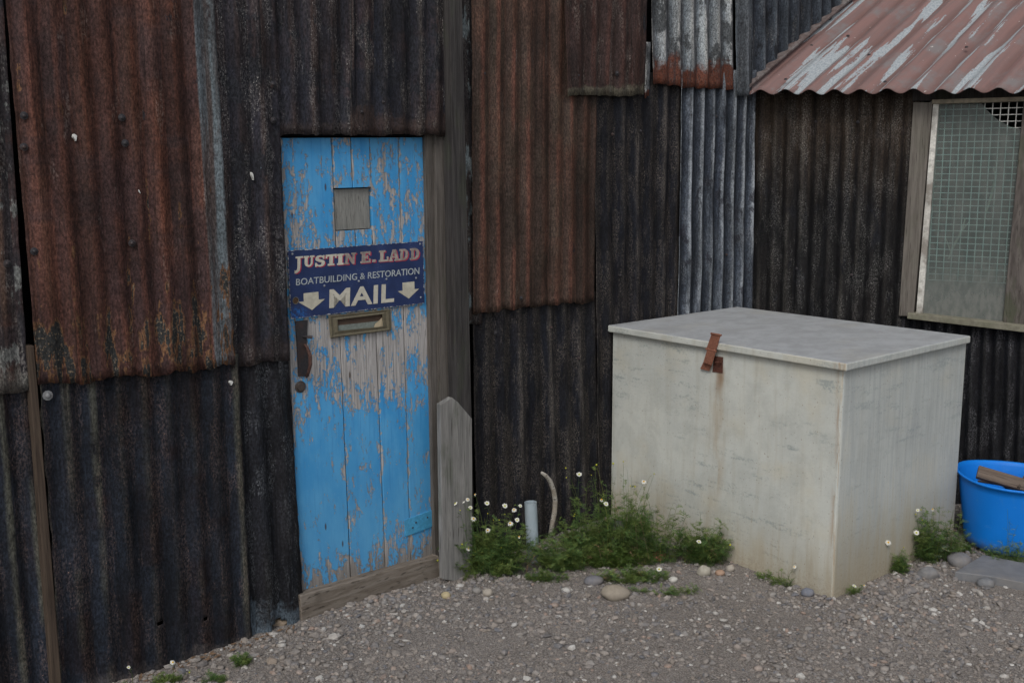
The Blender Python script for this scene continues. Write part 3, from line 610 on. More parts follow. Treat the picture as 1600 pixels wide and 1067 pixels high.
text_on('MAIL', 470, 1158, 742, 548, .098, .026, cream)
ARW = plain('cream_arrow', (.46, .44, .36), .6, .3, .15, 60, .0002, dirt=(.28, .26, .22))
for P in ([(212, 592), (358, 576), (362, 658), (424, 652), (298, 768), (162, 682), (216, 676)], [(1250, 480), (1383, 466), (1388, 545), (1440, 541), (1325, 645), (1198, 570), (1254, 562)]):
    ar = MB(); pts = [zuv(*p) for p in P]; P1 = [sq(u, v, .0015) for u, v in pts]; P0 = [sq(u, v, .0002) for u, v in pts]
    ar.face([P1[0], P1[6], P1[2], P1[1]]); ar.face([P1[5], P1[4], P1[3], P1[2], P1[6]])
    for k in range(7): ar.face([P0[(k+1) % 7], P0[k], P1[k], P1[(k+1) % 7]])
    ar.build('arrow', ARW, sign)

# leaning pointed board beside the door
lb_ = thing('leaning_board', 'short weathered grey board with an angled top leaning on the post right of the door', 'board', MW.px(715, 905, .08))
g = MB(); prism(g, MW, [MW.sz(x, y, .08) for x, y in ((693, 905), (739, 912), (738, 654), (716, 628), (707, 621), (689, 632))], .053, .078)
o = g.build('board', WPALE, lb_, bevel=.002, merge=True)

# ================================================================== LEAN-TO
lean = thing('lean_to', 'black corrugated lean-to with a pinkish rusty roof and a mesh window', 'building', SW.pt(.6, 0))
lb = MB(); box_mb(lb, SW.A, SW.d, SW.n, V3(0, 0, 1), .02, .80, -.09, -.06, -.1, 1.9); lb.build('light_block_backing', BLACK, lean)  # black backing added behind the lean-to sheets so no light leaks through
EAVE = 143
s1 = sheet(lean, SW, (1172, 138), (1440, 138), (1398, 860), (1160, 800), .0, mS, 'sooty white-specked sheet left of the window', seed=41, phase=.1, n=11.6, amp=.008, rag=.003)
s2 = sheet(lean, SW, (1398, 488), (2100, 545), (2100, 1000), (1380, 900), -.012, mS2, 'sooty sheet under the window', seed=42, phase=.3, pitch=.055, amp=.008, rag=.003)
board('head_board', SW, (1425, 139), (2100, 139), (2100, 158), (1425, 158), -.05, .004, WDARK, lean)
MOSS = wood('mossy_board', (.07, .06, .055), (.13, .115, .105), seed=9, green=.5, grain=(40, 8))
s3 = sheet(lean, SW, (1712, 150), (2100, 150), (2100, 570), (1680, 525), -.004, mS, 'sooty sheet right of the window boards', seed=43, phase=.3, pitch=.055, amp=.008)
board('side_board', SW, (1600, 150), (1720, 150), (1690, 526), (1566, 508), -.05, .012, MOSS, lean, label='rough bark-like board right of the window')
bolts(s1, SW, .0, [(1212, 190), (1275, 190), (1340, 191), (1245, 420), (1330, 430)], .006)
# window
win = MB(); WF = wood('window_timber', (.11, .098, .086), (.165, .15, .132), seed=10, green=.15)
WL = plain('flaking_white_paint', (.55, .54, .5), .7, .3, .3, 60, .0008, dirt=(.14, .12, .1), dirt_amt=.8)
prism(win, SW, quad_sz(SW, (1427, 160), (1457, 160), (1427, 494), (1404, 494), .02), -.04, .02)
wf = win.build('window_frame', WF, lean, bevel=.003, merge=True)
g = MB(); prism(g, SW, quad_sz(SW, (1458, 161), (1467, 161), (1441, 492), (1431, 491), .012), -.05, .012); g.build('window_bead', WL, wf, bevel=.002, merge=True)
g = MB(); prism(g, SW, quad_sz(SW, (1456, 156), (1602, 151), (1602, 158), (1456, 163), .025), -.05, .025); g.build('window_head', plain('thin_head_wood', (.24, .21, .16), .8, .2, .25, 50), wf, merge=True, bevel=.002)
g = MB(); prism(g, SW, quad_sz(SW, (1418, 489), (1640, 513), (1640, 524), (1417, 498), .05), -.05, .05); g.build('window_sill', plain('sill_wood', (.19, .18, .14), .85, .2, .25, 50, dirt=(.09, .1, .06)), wf, merge=True, bevel=.003)
g = MB()
gl = [(1466, 163), (1534, 161.5), (1541, 171), (1551, 181), (1563, 190), (1578, 198), (1600, 204), (1566, 507), (1440, 490)]
prism(g, SW, [SW.sz(x, y, -.008) for x, y in reversed(gl)], -.012, -.008)
n = NM('dusty_haze_glass', .25, .5); m = n.uv('m'); kk = n.noise(m, (5, 3), (0, 0, 0), 5, .6); n2 = n.noise(m, (40, 14), (2, 0, 0), 5, .65)
z_ = n.sep(m, 1); dust = n.add(n.mul(n.step(n.add(z_, n.mul(n.add(kk, -.5), .3)), 1.18, .92), .38), n.add(n.mul(kk, .16), n.mul(n2, .12)))
n.set(n.b.inputs['Base Color'], n.mix(n.step(n2, .4, .6), (.155, .165, .155), (.205, .21, .195)))
tr = n.node('ShaderNodeBsdfTransparent', Color=(.82, .95, .95)); ms = n.n.new('ShaderNodeMixShader')
n.set(ms.inputs[0], n.add(n.add(dust, .20), n.mul(n.step(n.noise(m, (26, 1.2), (4, 4, 0), 4, .6), .48, .66), .09))); n.t.links.new(tr, ms.inputs[1]); n.t.links.new(n.b.outputs[0], ms.inputs[2])  # even haze and pale vertical streaks paint light reflections over the dust
n.t.links.new(ms.outputs[0], n.n['Material Output'].inputs['Surface'])
g.build('window_pane', n.mat, wf)
# wire mesh behind the glass
g = MB(); WIRE = plain('galvanised_wire', (.78, .78, .74), .5, .5, .15, 90)
sa, za = SW.sz(1475, 160, -.035); sb_, _ = SW.sz(1625, 160, -.035); _, zb = SW.sz(1470, 438, -.035)
sa -= .12; x = sa
lean_k = -.0
while x < sb_:
    a, b = SW.pt(x, zb, -.035), SW.pt(x, za+.02, -.035)
    box_mb(g, SW.pt(0, 0, -.035), SW.d, SW.n, V3(0, 0, 1), x-.0019, x+.0019, -.0012, .0012, zb, za+.02); x += .0325
z = zb
while z < za+.02:
    box_mb(g, SW.pt(0, 0, -.0372), SW.d, SW.n, V3(0, 0, 1), sa, sb_, -.0012, .0012, z-.0019, z+.0019); z += .0288
g.build('wire_mesh', WIRE, wf)
# room behind the window
g = MB(); box_mb(g, SW.A, SW.d, SW.n, V3(0, 0, 1), .8, 2.6, -.9, -.88, -.1, 2.4); box_mb(g, SW.A, SW.d, SW.n, V3(0, 0, 1), .76, .79, -.9, -.02, -.1, 1.9)
box_mb(g, SW.A, SW.d, SW.n, V3(0, 0, 1), 2.6, 2.63, -.9, -.02, -.1, 1.9)
g.build('room_wall', plain('dim_room_wall', (.07, .08, .08), .9, .1, .6, 5, dirt=(.012, .012, .012), dirt_amt=1.0), lean)
g = MB(); prism(g, SW, [SW.sz(x, y, -.16) for x, y in ((1400, 560), (1640, 560), (1640, 440), (1560, 418), (1500, 432), (1455, 425))], -.4, -.16)
g.build('shelf_front', plain('pale_shelf', (.17, .17, .13), .9, .2, .3, 20), lean)
for k, (pts, col) in enumerate((([(1482, 405), (1490, 385), (1503, 360), (1508, 342)], 0), ([(1540, 335), (1549, 305), (1556, 275), (1552, 262)], 0))):
    g = MB(); tube(g, [SW.px(x, y, -.06-.01*i) for i, (x, y) in enumerate(pts)], [.003, .0055, .005, .003], 6)
    if k == 0: tube(g, [SW.px(1486, 395, -.065), SW.px(1478, 372, -.07)], [.003, .002], 5); tube(g, [SW.px(1502, 362, -.08), SW.px(1515, 346, -.09)], [.003, .002], 5)
    o = g.build('dry_stick', plain('dry_stick_wood', (.6, .53, .42), .9), None, smooth=True)
    tag(o, 'forked dry stick low behind the dusty window' if k == 0 else 'thin straight dry stick higher up behind the dusty window', 'stick')
# the roof
E0 = SW.px(1157, 144, .12); E1 = SW.px(1600, 141, .12); J = MW.px(1325, 0)
ev = E1-E0; EL = np.linalg.norm(ev); ev /= EL
sl_ = (J-E0); perp = V3(-SW.n[0], -SW.n[1], 0)
rise = (sl_[2]-ev[2]*(sl_ @ V3(ev[0], ev[1], 0)))/(sl_ @ perp)
sdir = sl_/np.linalg.norm(sl_); rn = np.cross(ev, sdir); rn /= np.linalg.norm(rn)
if rn[2] < 0: rn = -rn
def roof_mat():
    n = NM('pink_rust_roof', .75, .3); m = n.uv('m'); c = n.uv('c'); u = n.sep(c, 0)
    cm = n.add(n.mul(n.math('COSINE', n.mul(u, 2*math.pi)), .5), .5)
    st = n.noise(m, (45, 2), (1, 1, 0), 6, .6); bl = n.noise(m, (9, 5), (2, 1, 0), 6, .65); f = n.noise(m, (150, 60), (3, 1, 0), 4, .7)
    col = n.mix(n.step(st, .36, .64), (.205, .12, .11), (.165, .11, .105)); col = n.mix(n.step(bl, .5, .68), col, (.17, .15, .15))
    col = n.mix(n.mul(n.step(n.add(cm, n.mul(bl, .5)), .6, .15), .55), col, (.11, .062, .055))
    pk = n.noise(m, (19, 1.3), (5.3, 1.2, 0), 3, .5, .0); pf = n.add(n.mul(pk, .88), n.mul(f, .12))
    col = n.mix(n.step(pf, .556, .568), col, n.mix(n.step(f, .4, .62), (.34, .37, .39), (.23, .26, .28)))
    col = n.mix(n.mul(n.step(n.noise(m, (60, 40), (9, 9, 0), 3), .7, .74), .8), col, (.5, .48, .46))
    return n.done(col, n.bump(n.add(f, n.mul(bl, 2)), .0016, .8))
g = MB(); NWV = 10.7*2.4; nc = int(NWV*10); nr_ = 30; P = {}
RL = 1.75
for j in range(nr_+1):
    for i in range(nc+1):
        a = EL*2.4*i/nc; b = RL*j/nr_; u = NWV*i/nc+.15
        wob = .004*mnoise.noise(Vector((a*5, b*4, 3)))
        jag = (.006*mnoise.noise(Vector((u*.7, 0, 4)))) if j == 0 else 0
        P[j, i] = E0+ev*a+sdir*(b+jag)+rn*(.0135*math.cos(2*math.pi*u)+wob)
me_v = [tuple(P[j, i]) for j in range(nr_+1) for i in range(nc+1)]; fs = []; um = []; uc = []
for j in range(nr_):
    for i in range(nc):
        fs.append((j*(nc+1)+i, j*(nc+1)+i+1, (j+1)*(nc+1)+i+1, (j+1)*(nc+1)+i))
        for jj, ii in ((j, i), (j, i+1), (j+1, i+1), (j+1, i)): um += [EL*2.4*ii/nc, RL*jj/nr_]; uc += [NWV*ii/nc+.15, jj/nr_]
me = D.meshes.new('roof'); me.from_pydata(me_v, [], fs); me.uv_layers.new(name='m').data.foreach_set('uv', um); me.uv_layers.new(name='c').data.foreach_set('uv', uc)
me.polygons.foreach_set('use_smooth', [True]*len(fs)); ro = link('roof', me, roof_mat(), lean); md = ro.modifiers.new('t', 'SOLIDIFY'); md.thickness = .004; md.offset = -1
g = MB(); box_mb(g, E0, sdir, ev, rn, .0, RL, -.03, .035, .008, .021); g.build('roof_edge_strip', plain('roof_strip', (.11, .085, .08), .85, .2, .3, 40, dirt=(.2, .2, .2)), lean, bevel=.003, merge=True)
for x, y in ((1325, 60), (1268, 75), (1228, 128), (1358, 90), (1383, 132), (1510, 78)):
    d = ray(x, y); k = ((E0-EYE) @ rn)/(d @ rn); q = EYE+k*d+rn*.012; b = MB(); lathe(b, q, [(.009, 0), (.006, .004), (.0003, .006)], 8, rn); b.build('bolt', DARKIRON, ro, smooth=True)

# ================================================================== CHEST
ang = -0.873755; bX, bY = .74475*1.6, 2.30838*1.6; bw, bd, bh, ov = 1.158, .893, .8933, .031
FX = V3(math.cos(ang), math.sin(ang), 0); FY = V3(-math.sin(ang), math.cos(ang), 0); FZ = V3(0, 0, 1); O0 = V3(bX, bY, 0)
chest = thing('storage_chest', 'large off-white painted metal chest with a rusty hasp standing in the corner', 'chest', O0-FX*bw/2+FY*bd/2)
def front_px(x, y, off=0.0):
    d = ray(x, y); n = -FY; k = ((O0+n*off-EYE) @ n)/(d @ n); q = EYE+k*d-O0; return q @ FX, q[2]
hsx, hsz = front_px(1122, 570)
def chest_mat(name, lid=False):
    n = NM(name, .6, .35); m = n.uv('m'); x, z = n.sep(m, 0), n.sep(m, 1)
    k = n.noise(m, (2.6, 2.2), (0, 0, 0), 6, .62); st = n.noise(m, (26, 1.6), (3, 0, 0), 6, .62); f = n.noise(m, (90, 90), (1, 0, 0), 5, .7); hz = n.noise(m, (5, 22), (6, 1, 0), 6, .68)
    k2 = n.noise(m, (9, 7), (2, 5, 0), 7, .7, .3); col = n.mix(n.step(k, .36, .64), (.53, .545, .505), (.46, .48, .455)); col = n.mix(n.mul(n.step(k2, .42, .66), .5), col, (.37, .385, .36)); col = n.mix(n.mul(n.step(n.noise(m, (3.5, 3), (7, 7, 0), 5), .5, .66), .4), col, (.5, .46, .35))
    col = n.mix(n.mul(n.step(st, .48, .68), .35), col, (.37, .35, .29))
    if lid:
        col = n.mix(n.step(k2, .38, .62), (.36, .375, .39), (.29, .30, .31)); col = n.mix(n.mul(n.step(k, .5, .66), .5), col, (.35, .34, .3)); col = n.mix(n.mul(n.step(n.noise(m, (26, 26), (5, 7, 0), 6, .7), .56, .66), .4), col, (.45, .46, .45)); col = n.mix(n.mul(n.step(f, .6, .72), .35), col, (.2, .2, .21))
        col = n.mix(n.mul(n.step(n.noise(m, (150, 150), (4, 4, 0), 2), .74, .78), .8), col, (.08, .08, .08))
        return n.done(col, n.bump(n.add(f, k), .0012, .7))
    # grey scuffs
    sc = n.mul(n.step(n.add(n.mul(hz, .65), n.mul(f, .35)), .53, .6), n.step(k, .45, .56)); col = n.mix(n.mul(sc, .7), col, (.25, .285, .28))
    sc2 = n.step(n.add(n.mul(hz, .45), n.mul(n.noise(m, (60, 25), (2, 8, 0), 4, .7), .55)), .625, .66); col = n.mix(n.mul(sc2, .7), col, (.12, .14, .14))
    # weeping side panel, its darker bluish shade put into the colour
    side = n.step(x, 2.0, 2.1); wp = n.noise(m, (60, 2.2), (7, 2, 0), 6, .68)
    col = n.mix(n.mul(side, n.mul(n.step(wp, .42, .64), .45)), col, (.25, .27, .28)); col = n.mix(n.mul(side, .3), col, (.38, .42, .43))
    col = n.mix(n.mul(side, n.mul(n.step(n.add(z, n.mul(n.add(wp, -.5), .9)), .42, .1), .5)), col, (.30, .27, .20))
    # rust run under the hasp
    dx = n.math('ABSOLUTE', n.add(n.add(x, -float(hsx)-.008), n.mul(n.add(n.noise(n.comb(0.0, z), (1, 7, 1), (0, 3, 0), 3), -.5), .05)))
    run = n.mul(n.step(dx, .055, .0), n.mul(n.step(z, .1, .35), n.step(z, float(hsz)-.01, float(hsz)-.05))); fadez = n.step(n.noise(m, (30, 4.5), (1, 5, 0), 4), .38, .6)
    col = n.mix(n.mul(run, n.add(n.mul(fadez, .38), .07)), col, (.32, .23, .125))
    run2 = n.mul(n.step(dx, .03, .003), n.mul(n.step(z, float(hsz)-.15, float(hsz)-.04), n.step(z, float(hsz)+.02, float(hsz)-.015))); col = n.mix(n.mul(run2, .75), col, (.2, .11, .045))
    # rusty front corner and bottom dirt
    ed = n.mul(n.step(n.math('ABSOLUTE', x), .035, .006), n.step(n.noise(m, (50, 5), (8, 1, 0), 5, .7), .42, .6)); col = n.mix(n.mul(ed, .65), col, (.3, .18, .09))
    bt = n.step(n.add(z, n.mul(n.add(st, -.5), .6)), .28, -.03); col = n.mix(n.mul(bt, .7), col, (.31, .26, .175)); spl = n.mul(n.step(n.add(z, n.mul(n.add(f, -.5), .5)), .12, .0), n.step(f, .48, .6)); col = n.mix(n.mul(spl, .6), col, (.2, .16, .12))
    sp = n.step(n.noise(m, (130, 90), (2, 2, 0), 2, .5), .68, .71); col = n.mix(n.mul(sp, .6), col, (.2, .14, .09))
    n.set(n.b.inputs['Roughness'], n.step(f, .3, .7, .5, .75))
    return n.done(col, n.bump(n.add(n.mul(k, 4), n.add(n.mul(f, .6), n.mul(sc2, -.5))), .0018, .7))
g = MB()
def gridface(mb, f, uvf, nu, nv):
    for i in range(nu):
        for j in range(nv):
            Q = [(i/nu, j/nv), ((i+1)/nu, j/nv), ((i+1)/nu, (j+1)/nv), (i/nu, (j+1)/nv)]
            mb.face([f(*q) for q in Q], [uvf(*q) for q in Q])
bul = lambda u, v, s: .004*math.sin(math.pi*u)*math.sin(math.pi*v)*s+.002*mnoise.noise(Vector((u*4, v*4, s)))*math.sin(math.pi*u)*math.sin(math.pi*v)*3
zb0 = -.06; hb_ = bh-.012
gridface(g, lambda u, v: O0+FX*(-bw+bw*u)-FY*bul(u, v, 1)+FZ*(zb0+(hb_-zb0)*v), lambda u, v: (-bw+bw*u, zb0+(hb_-zb0)*v), 14, 12)
gridface(g, lambda u, v: O0+FY*(bd*u)+FX*bul(u, v, .6)+FZ*(zb0+(hb_-zb0)*v), lambda u, v: (3+bd*u, zb0+(hb_-zb0)*v), 12, 12)
g.face([O0-FX*bw+FY*bd+FZ*zb0, O0-FX*bw+FZ*zb0, O0-FX*bw+FZ*hb_, O0-FX*bw+FY*bd+FZ*hb_], [(6, 0), (6.8, 0), (6.8, .9), (6, .9)])
g.face([O0+FY*bd+FZ*zb0, O0-FX*bw+FY*bd+FZ*zb0, O0-FX*bw+FY*bd+FZ*hb_, O0+FY*bd+FZ*hb_], [(8, 0), (9, 0), (9, .9), (8, .9)])
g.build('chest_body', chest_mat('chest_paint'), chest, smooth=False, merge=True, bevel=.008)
g = MB(); box_mb(g, O0, FX, -FY, FZ, -bw-.012, ov-.008, -bd+.01, ov-.008, bh-.030, bh)
lid = g.build('lid', [chest_mat('lid_edge_paint')], chest, merge=True, bevel=.005)
lid.data.materials.append(chest_mat('lid_top_paint', True))
for p in lid.data.polygons:
    if p.normal.z > .9: p.material_index = 1
# seam shadow lip
# hasp
HM = plain('hasp_rust', (.2, .085, .055), .85, .25, .3, 140, .0006, dirt=(.1, .045, .03)); g = MB()
def fpt(x, y, off): a, z = front_px(x, y, off); return O0+FX*a+FZ*z-FY*off
def strap(mb, pts, o0, o1):
    A = [fpt(x, y, o0) for x, y in pts]; B = [fpt(x, y, o1) for x, y in pts]; n = len(A)
    mb.face(B); mb.face(A[::-1])
    for k in range(n): mb.face([A[k], A[(k+1) % n], B[(k+1) % n], B[k]])
lo_ = ov-.008
strap(g, [(1104, 544), (1119, 548), (1126, 525), (1112, 521)], lo_, lo_+.005)
hs_ = g.build('hasp', HM, chest, bevel=.001)
g = MB(); tube(g, [fpt(1111, 521, lo_+.004), fpt(1127, 524, lo_+.004)], [.0045, .0045], 8); g.build('hinge_pin', HM, hs_)
g = MB(); tube(g, [fpt(1103, 545, lo_+.004), fpt(1119, 549, lo_+.004)], [.0045, .0045], 8); g.build('hinge_pin', HM, hs_)
g = MB(); A = [(1102, 558), (1113, 570), (1120, 549), (1106, 546)]
strap(g, [(1094, 576), (1108, 580), (1112, 571), (1099, 566)], .008, .013); strap(g, [(1099, 566), (1112, 571), (1119, 549), (1105, 546)], .014, .03); g.build('hasp_leaf', HM, hs_, bevel=.001)
g = MB(); strap(g, [(1113, 581), (1129, 583), (1130, 558), (1116, 556)], .001, .005); tube(g, [fpt(1117, 568, .004), fpt(1118, 566, .018), fpt(1125, 566, .02), fpt(1127, 568, .004)], [.003]*4, 8); g.build('staple_plate', plain('dark_rust', (.085, .035, .025), .9, .2, .3, 140), hs_, bevel=.001)

# ================================================================== GROUND
def gz(x, y): return .012*mnoise.noise(Vector((x*1.1, y*1.1, 0)))+.006*mnoise.noise(Vector((x*4, y*4, 2)))-.004
def ground_mat():
    n = NM('gravel_dirt', .95, .15); o = n.obj()
    a = n.noise(o, (2.2,)*3, detail=5, rough=.6); b = n.noise(o, (160,)*3, (1, 1, 1), 4, .7); k = n.noise(o, (30,)*3, (2, 1, 1), 5, .65)
    vo = n.node('ShaderNodeTexVoronoi', out='Color', Vector=o, Scale=190.0); vd = n.node('ShaderNodeTexVoronoi', out='Distance', Vector=o, Scale=190.0)
    col = n.mix(n.step(a, .38, .62), (.255, .228, .205), (.31, .28, .257)); col = n.mix(n.mul(n.step(k, .5, .66), .6), col, (.14, .122, .108))
    gr = n.ramp(n.sep(vo, 0), [(0, (.09, .085, .085)), (.35, (.17, .155, .145)), (.6, (.2, .19, .18)), (.8, (.24, .2, .17)), (1, (.3, .29, .275))])
    col = n.mix(.55, col, gr); col = n.mix(n.mul(n.step(vd, .45, .7), .5), col, (.07, .06, .055))
    return n.done(col, n.bump(n.add(n.mul(vd, -1), b), .0035, .9, n.bump(k, .01, .6)))
GM = ground_mat()
xs = np.concatenate([[-150, -40, -12, -5], np.arange(-2.6, 3.6, .05), [5, 12, 40, 150]]); ys = np.concatenate([[-150, -40, -10, -2, .5], np.arange(1.6, 6.4, .05), [9, 20, 60, 150]])
gv = [(x, y, gz(x, y)) for y in ys for x in xs]; nx = len(xs); gf = [(j*nx+i, j*nx+i+1, (j+1)*nx+i+1, (j+1)*nx+i) for j in range(len(ys)-1) for i in range(nx-1)]
me = D.meshes.new('ground'); me.from_pydata(gv, [], gf); me.polygons.foreach_set('use_smooth', [True]*len(gf)); tag(link('ground', me, GM), 'grey brown dirt ground under the gravel', 'ground', kind='structure')

# gravel: real stones
def free(x, y, mrg=.0):
    p = V3(x, y, 0)
    if (p-MW.A) @ MW.n < .005+mrg or (p-SW.A) @ SW.n < mrg: return False
    q = p-O0; a, b = q @ FX, q @ FY
    return not (-bw-mrg < a < mrg and -mrg < b < bd+mrg)
ico_v = []; t_ = (1+5**.5)/2
for a, b in ((-1, t_), (1, t_), (-1, -t_), (1, -t_)): ico_v.append((a, b, 0))
for a, b in ((-1, t_), (1, t_), (-1, -t_), (1, -t_)): ico_v.append((0, a, b))
for a, b in ((t_, -1), (t_, 1), (-t_, -1), (-t_, 1)): ico_v.append((a, 0, b))
ico_v = np.array(ico_v)/math.sqrt(1+t_*t_)
ico_f = np.array([(0,11,5),(0,5,1),(0,1,7),(0,7,10),(0,10,11),(1,5,9),(5,11,4),(11,10,2),(10,7,6),(7,1,8),(3,9,4),(3,4,2),(3,2,6),(3,6,8),(3,8,9),(4,9,5),(2,4,11),(6,2,10),(8,6,7),(9,8,1)])
def sub_ico(v, f):
    v = [tuple(p) for p in v]; cache = {}; out = []
    def mid(a, b):
        k = (min(a, b), max(a, b))
        if k not in cache:
            m = (np.array(v[a])+np.array(v[b])); m /= np.linalg.norm(m); v.append(tuple(m)); cache[k] = len(v)-1
        return cache[k]
    for a, b, c in f:
        ab, bc, ca = mid(a, b), mid(b, c), mid(c, a); out += [(a, ab, ca), (b, bc, ab), (c, ca, bc), (ab, bc, ca)]
    return np.array(v), np.array(out)
ico2_v, ico2_f = sub_ico(ico_v, ico_f); ico3_v, ico3_f = sub_ico(ico2_v, ico2_f)
stones = []
while len(stones) < 38000:
    y = rng.uniform(1.95, 4.9); hw = y*.52+.15; x = rng.uniform(-hw, hw+.7)
    dn = mnoise.noise(Vector((x*1.7, y*1.7, 9)))+.6*mnoise.noise(Vector((x*5, y*5, 4)))
    near = min((V3(x, y, 0)-MW.A) @ MW.n, 9)
    q = V3(x, y, 0)-O0; db = max(-(q @ FY), q @ FX, 0)
    edge_b = 1 if (near < .28 or db < .22) else 0
    if not free(x, y, .004): continue
    keep = .52+.75*dn+.35*edge_b
    if rng.random() > keep: continue
    r = float(np.clip(rng.lognormal(math.log(.0047), .5), .0019, .014))
    if edge_b and rng.random() < .12: r *= 1.35
    stones.append((x, y, r))
vs, fs = [], []; base = 0; NV = len(ico_v)
Vall = np.zeros((len(stones)*NV, 3)); Fall = np.zeros((len(stones)*20, 3), int)
for k, (x, y, r) in enumerate(stones):
    th = rng.uniform(0, 2*math.pi); sc = np.array([rng.uniform(.9, 1.6), rng.uniform(.7, 1.1), rng.uniform(.45, .85)])*r
    v = ico_v*(1+rng.uniform(-.3, .3, (NV, 1)))*sc
    tl_ = rng.uniform(-.4, .4); cx, sx = math.cos(tl_), math.sin(tl_)
    v = v @ np.array([[1, 0, 0], [0, cx, sx], [0, -sx, cx]]); c0, s0 = math.cos(th), math.sin(th)
    v = v @ np.array([[c0, s0, 0], [-s0, c0, 0], [0, 0, 1]])
    Vall[k*NV:(k+1)*NV] = v+np.array([x, y, gz(x, y)+r*rng.uniform(.0, .42)]); Fall[k*20:(k+1)*20] = ico_f+k*NV
me = D.meshes.new('gravel'); me.from_pydata(Vall.tolist(), [], Fall.tolist()); me.polygons.foreach_set('use_smooth', np.repeat(rng.random(len(stones)) < .3, 20).tolist())
n = NM('gravel_stones', .85, .25); isl = n.island(); o_ = n.obj()
col = n.ramp(isl, [(0, (.12, .112, .11)), (.12, (.15, .152, .165)), (.28, (.2, .18, .165)), (.45, (.235, .22, .208)), (.58, (.235, .2, .17)), (.68, (.17, .165, .17)), (.8, (.28, .265, .25)), (.88, (.29, .21, .17)), (.94, (.4, .385, .36)), (1, (.52, .51, .49))])
nn = n.noise(o_, (220,)*3, detail=4, rough=.7); col = n.mix(1.0, col, n.ramp(nn, [(.3, .72), (.7, 1.0)]), 'MULTIPLY')
col = n.mix(n.mul(n.step(n.noise(o_, (40,)*3, (3, 3, 3), 3), .42, .6), .55), col, (.27, .24, .215))
GST = n.done(col, n.bump(nn, .001, .7)); tag(link('gravel', me, GST), 'loose grey and buff gravel stones spread over the ground', 'gravel', kind='stuff')

def stone(px, py, wpx, hpx, col, label, flat=.75, ang_=0., angular=.12, dirt=(.15, .13, .11), lift=.35, group=None, cat='stone', sharp=False):
    p = ground(px, py+hpx*.3, .0); rr = wpx/2/FPX*np.linalg.norm(p-EYE); hh = hpx/wpx*rr
    v = ico3_v.copy()
    for i, q in enumerate(v):
        s_ = 1+angular*1.4*mnoise.noise(Vector(q*1.3)+Vector((px, py, 0)))+angular*.5*mnoise.noise(Vector(q*3.1)+Vector((px, 1, py)))
        v[i] = q*s_
    if sharp:
        for nrm in ((.6, -.5, .6), (-.7, -.4, .5), (.1, -.95, .1), (.3, .3, .9), (-.5, .5, -.6)):
            nrm = np.array(nrm)/np.linalg.norm(nrm); dd = v @ nrm; ex = np.clip(dd-.62, 0, None); v -= ex[:, None]*nrm
    v = v*np.array([rr, rr*flat, hh]); c0, s0 = math.cos(ang_), math.sin(ang_); v = v @ np.array([[c0, 0, s0], [0, 1, 0], [-s0, 0, c0]])
    gzz = gz(p[0], p[1]); me = D.meshes.new('stone'); me.from_pydata(v.tolist(), [], ico3_f.tolist()); me.polygons.foreach_set('use_smooth', [not sharp]*len(ico3_f))
    o = link('stone', me, plain('stone_%d' % px, col, .8, .3, .2, 30, .0012, dirt=dirt, dirt_amt=.55)); o.location = (p[0], p[1], gzz+hh*lift)
    return tag(o, label, cat, group)
stone(962, 924, 44, 24, (.27, .238, .19), 'large oval cream and tan cobble in front of the weeds', lift=.6)
stone(1100, 892, 21, 19, (.33, .31, .26), 'round pale cobble beside the chest foot', lift=.6)
stone(1028, 868, 20, 24, (.36, .15, .1), 'orange brick shard standing up among the weeds', .35, .6, .25, (.22, .1, .07), lift=.7, sharp=True, cat='brick shard')
stone(963, 837, 24, 20, (.085, .085, .1), 'dark grey round stone half hidden in the weeds', lift=2.2)
stone(762, 924, 16, 15, (.3, .27, .23), 'pale rounded pebble in front of the left weed clump', lift=.5)
stone(745, 921, 15, 12, (.2, .19, .18), 'small grey pebble left of the pale rounded one below the weeds', lift=.5)
stone(697, 928, 15, 12, (.36, .3, .18), 'yellowish pebble just right of the door sill', lift=.5)
stone(927, 903, 30, 16, (.15, .15, .165), 'flat blue grey stone among gravel left of the oval cobble', lift=.45)
stone(1125, 893, 15, 11, (.3, .2, .14), 'small orange pebble right of the round pale cobble', lift=.5)
stone(1141, 886, 13, 12, (.32, .29, .25), 'small pale pebble against the chest front', lift=.5)
stone(1262, 922, 20, 15, (.14, .15, .18), 'blue grey pebble below the chest near its corner', lift=.5)
stone(1450, 893, 30, 20, (.17, .17, .175), 'wide dark grey stone in the gravel right of the chest', lift=.4)
stone(1500, 872, 34, 26, (.17, .168, .175), 'large flat grey stone between the chest and the tub', flat=1.2, lift=.3)
stone(1540, 908, 26, 16, (.15, .155, .165), 'flat bluish stone just in front of the slab', lift=.4)
stone(436, 968, 30, 14, (.22, .17, .12), 'brown stone under the notch in the sheet left of the door', lift=.5, sharp=True)
stone(425, 1030, 16, 13, (.24, .2, .165), 'buff angular pebble left of the door sill', lift=.5, sharp=True)
stone(1052, 905, 14, 10, (.42, .41, .38), 'small white pebble right of the lone front daisy', lift=.5)
# slab
g = MB(); sp4 = [ground(x, y, .03) for x, y in ((1492, 893), (1545, 899), (1640, 918), (1680, 895), (1536, 866))]
up_ = [p+V3(0, 0, 0) for p in sp4]; dn_ = [p-V3(0, 0, .035) for p in sp4]; g.face(up_, [(p[0], p[1]) for p in up_]); g.face(dn_[::-1])
for k in range(5): g.face([dn_[k], dn_[(k+1) % 5], up_[(k+1) % 5], up_[k]])
o = g.build('paving_slab', plain('slate', (.15, .155, .165), .7, .35, .12, 25, .001, dirt=(.2, .18, .16), dirt_amt=.4), None, bevel=.003, merge=True)
tag(o, 'flat grey slate slab lying in front of the blue tub', 'slab')

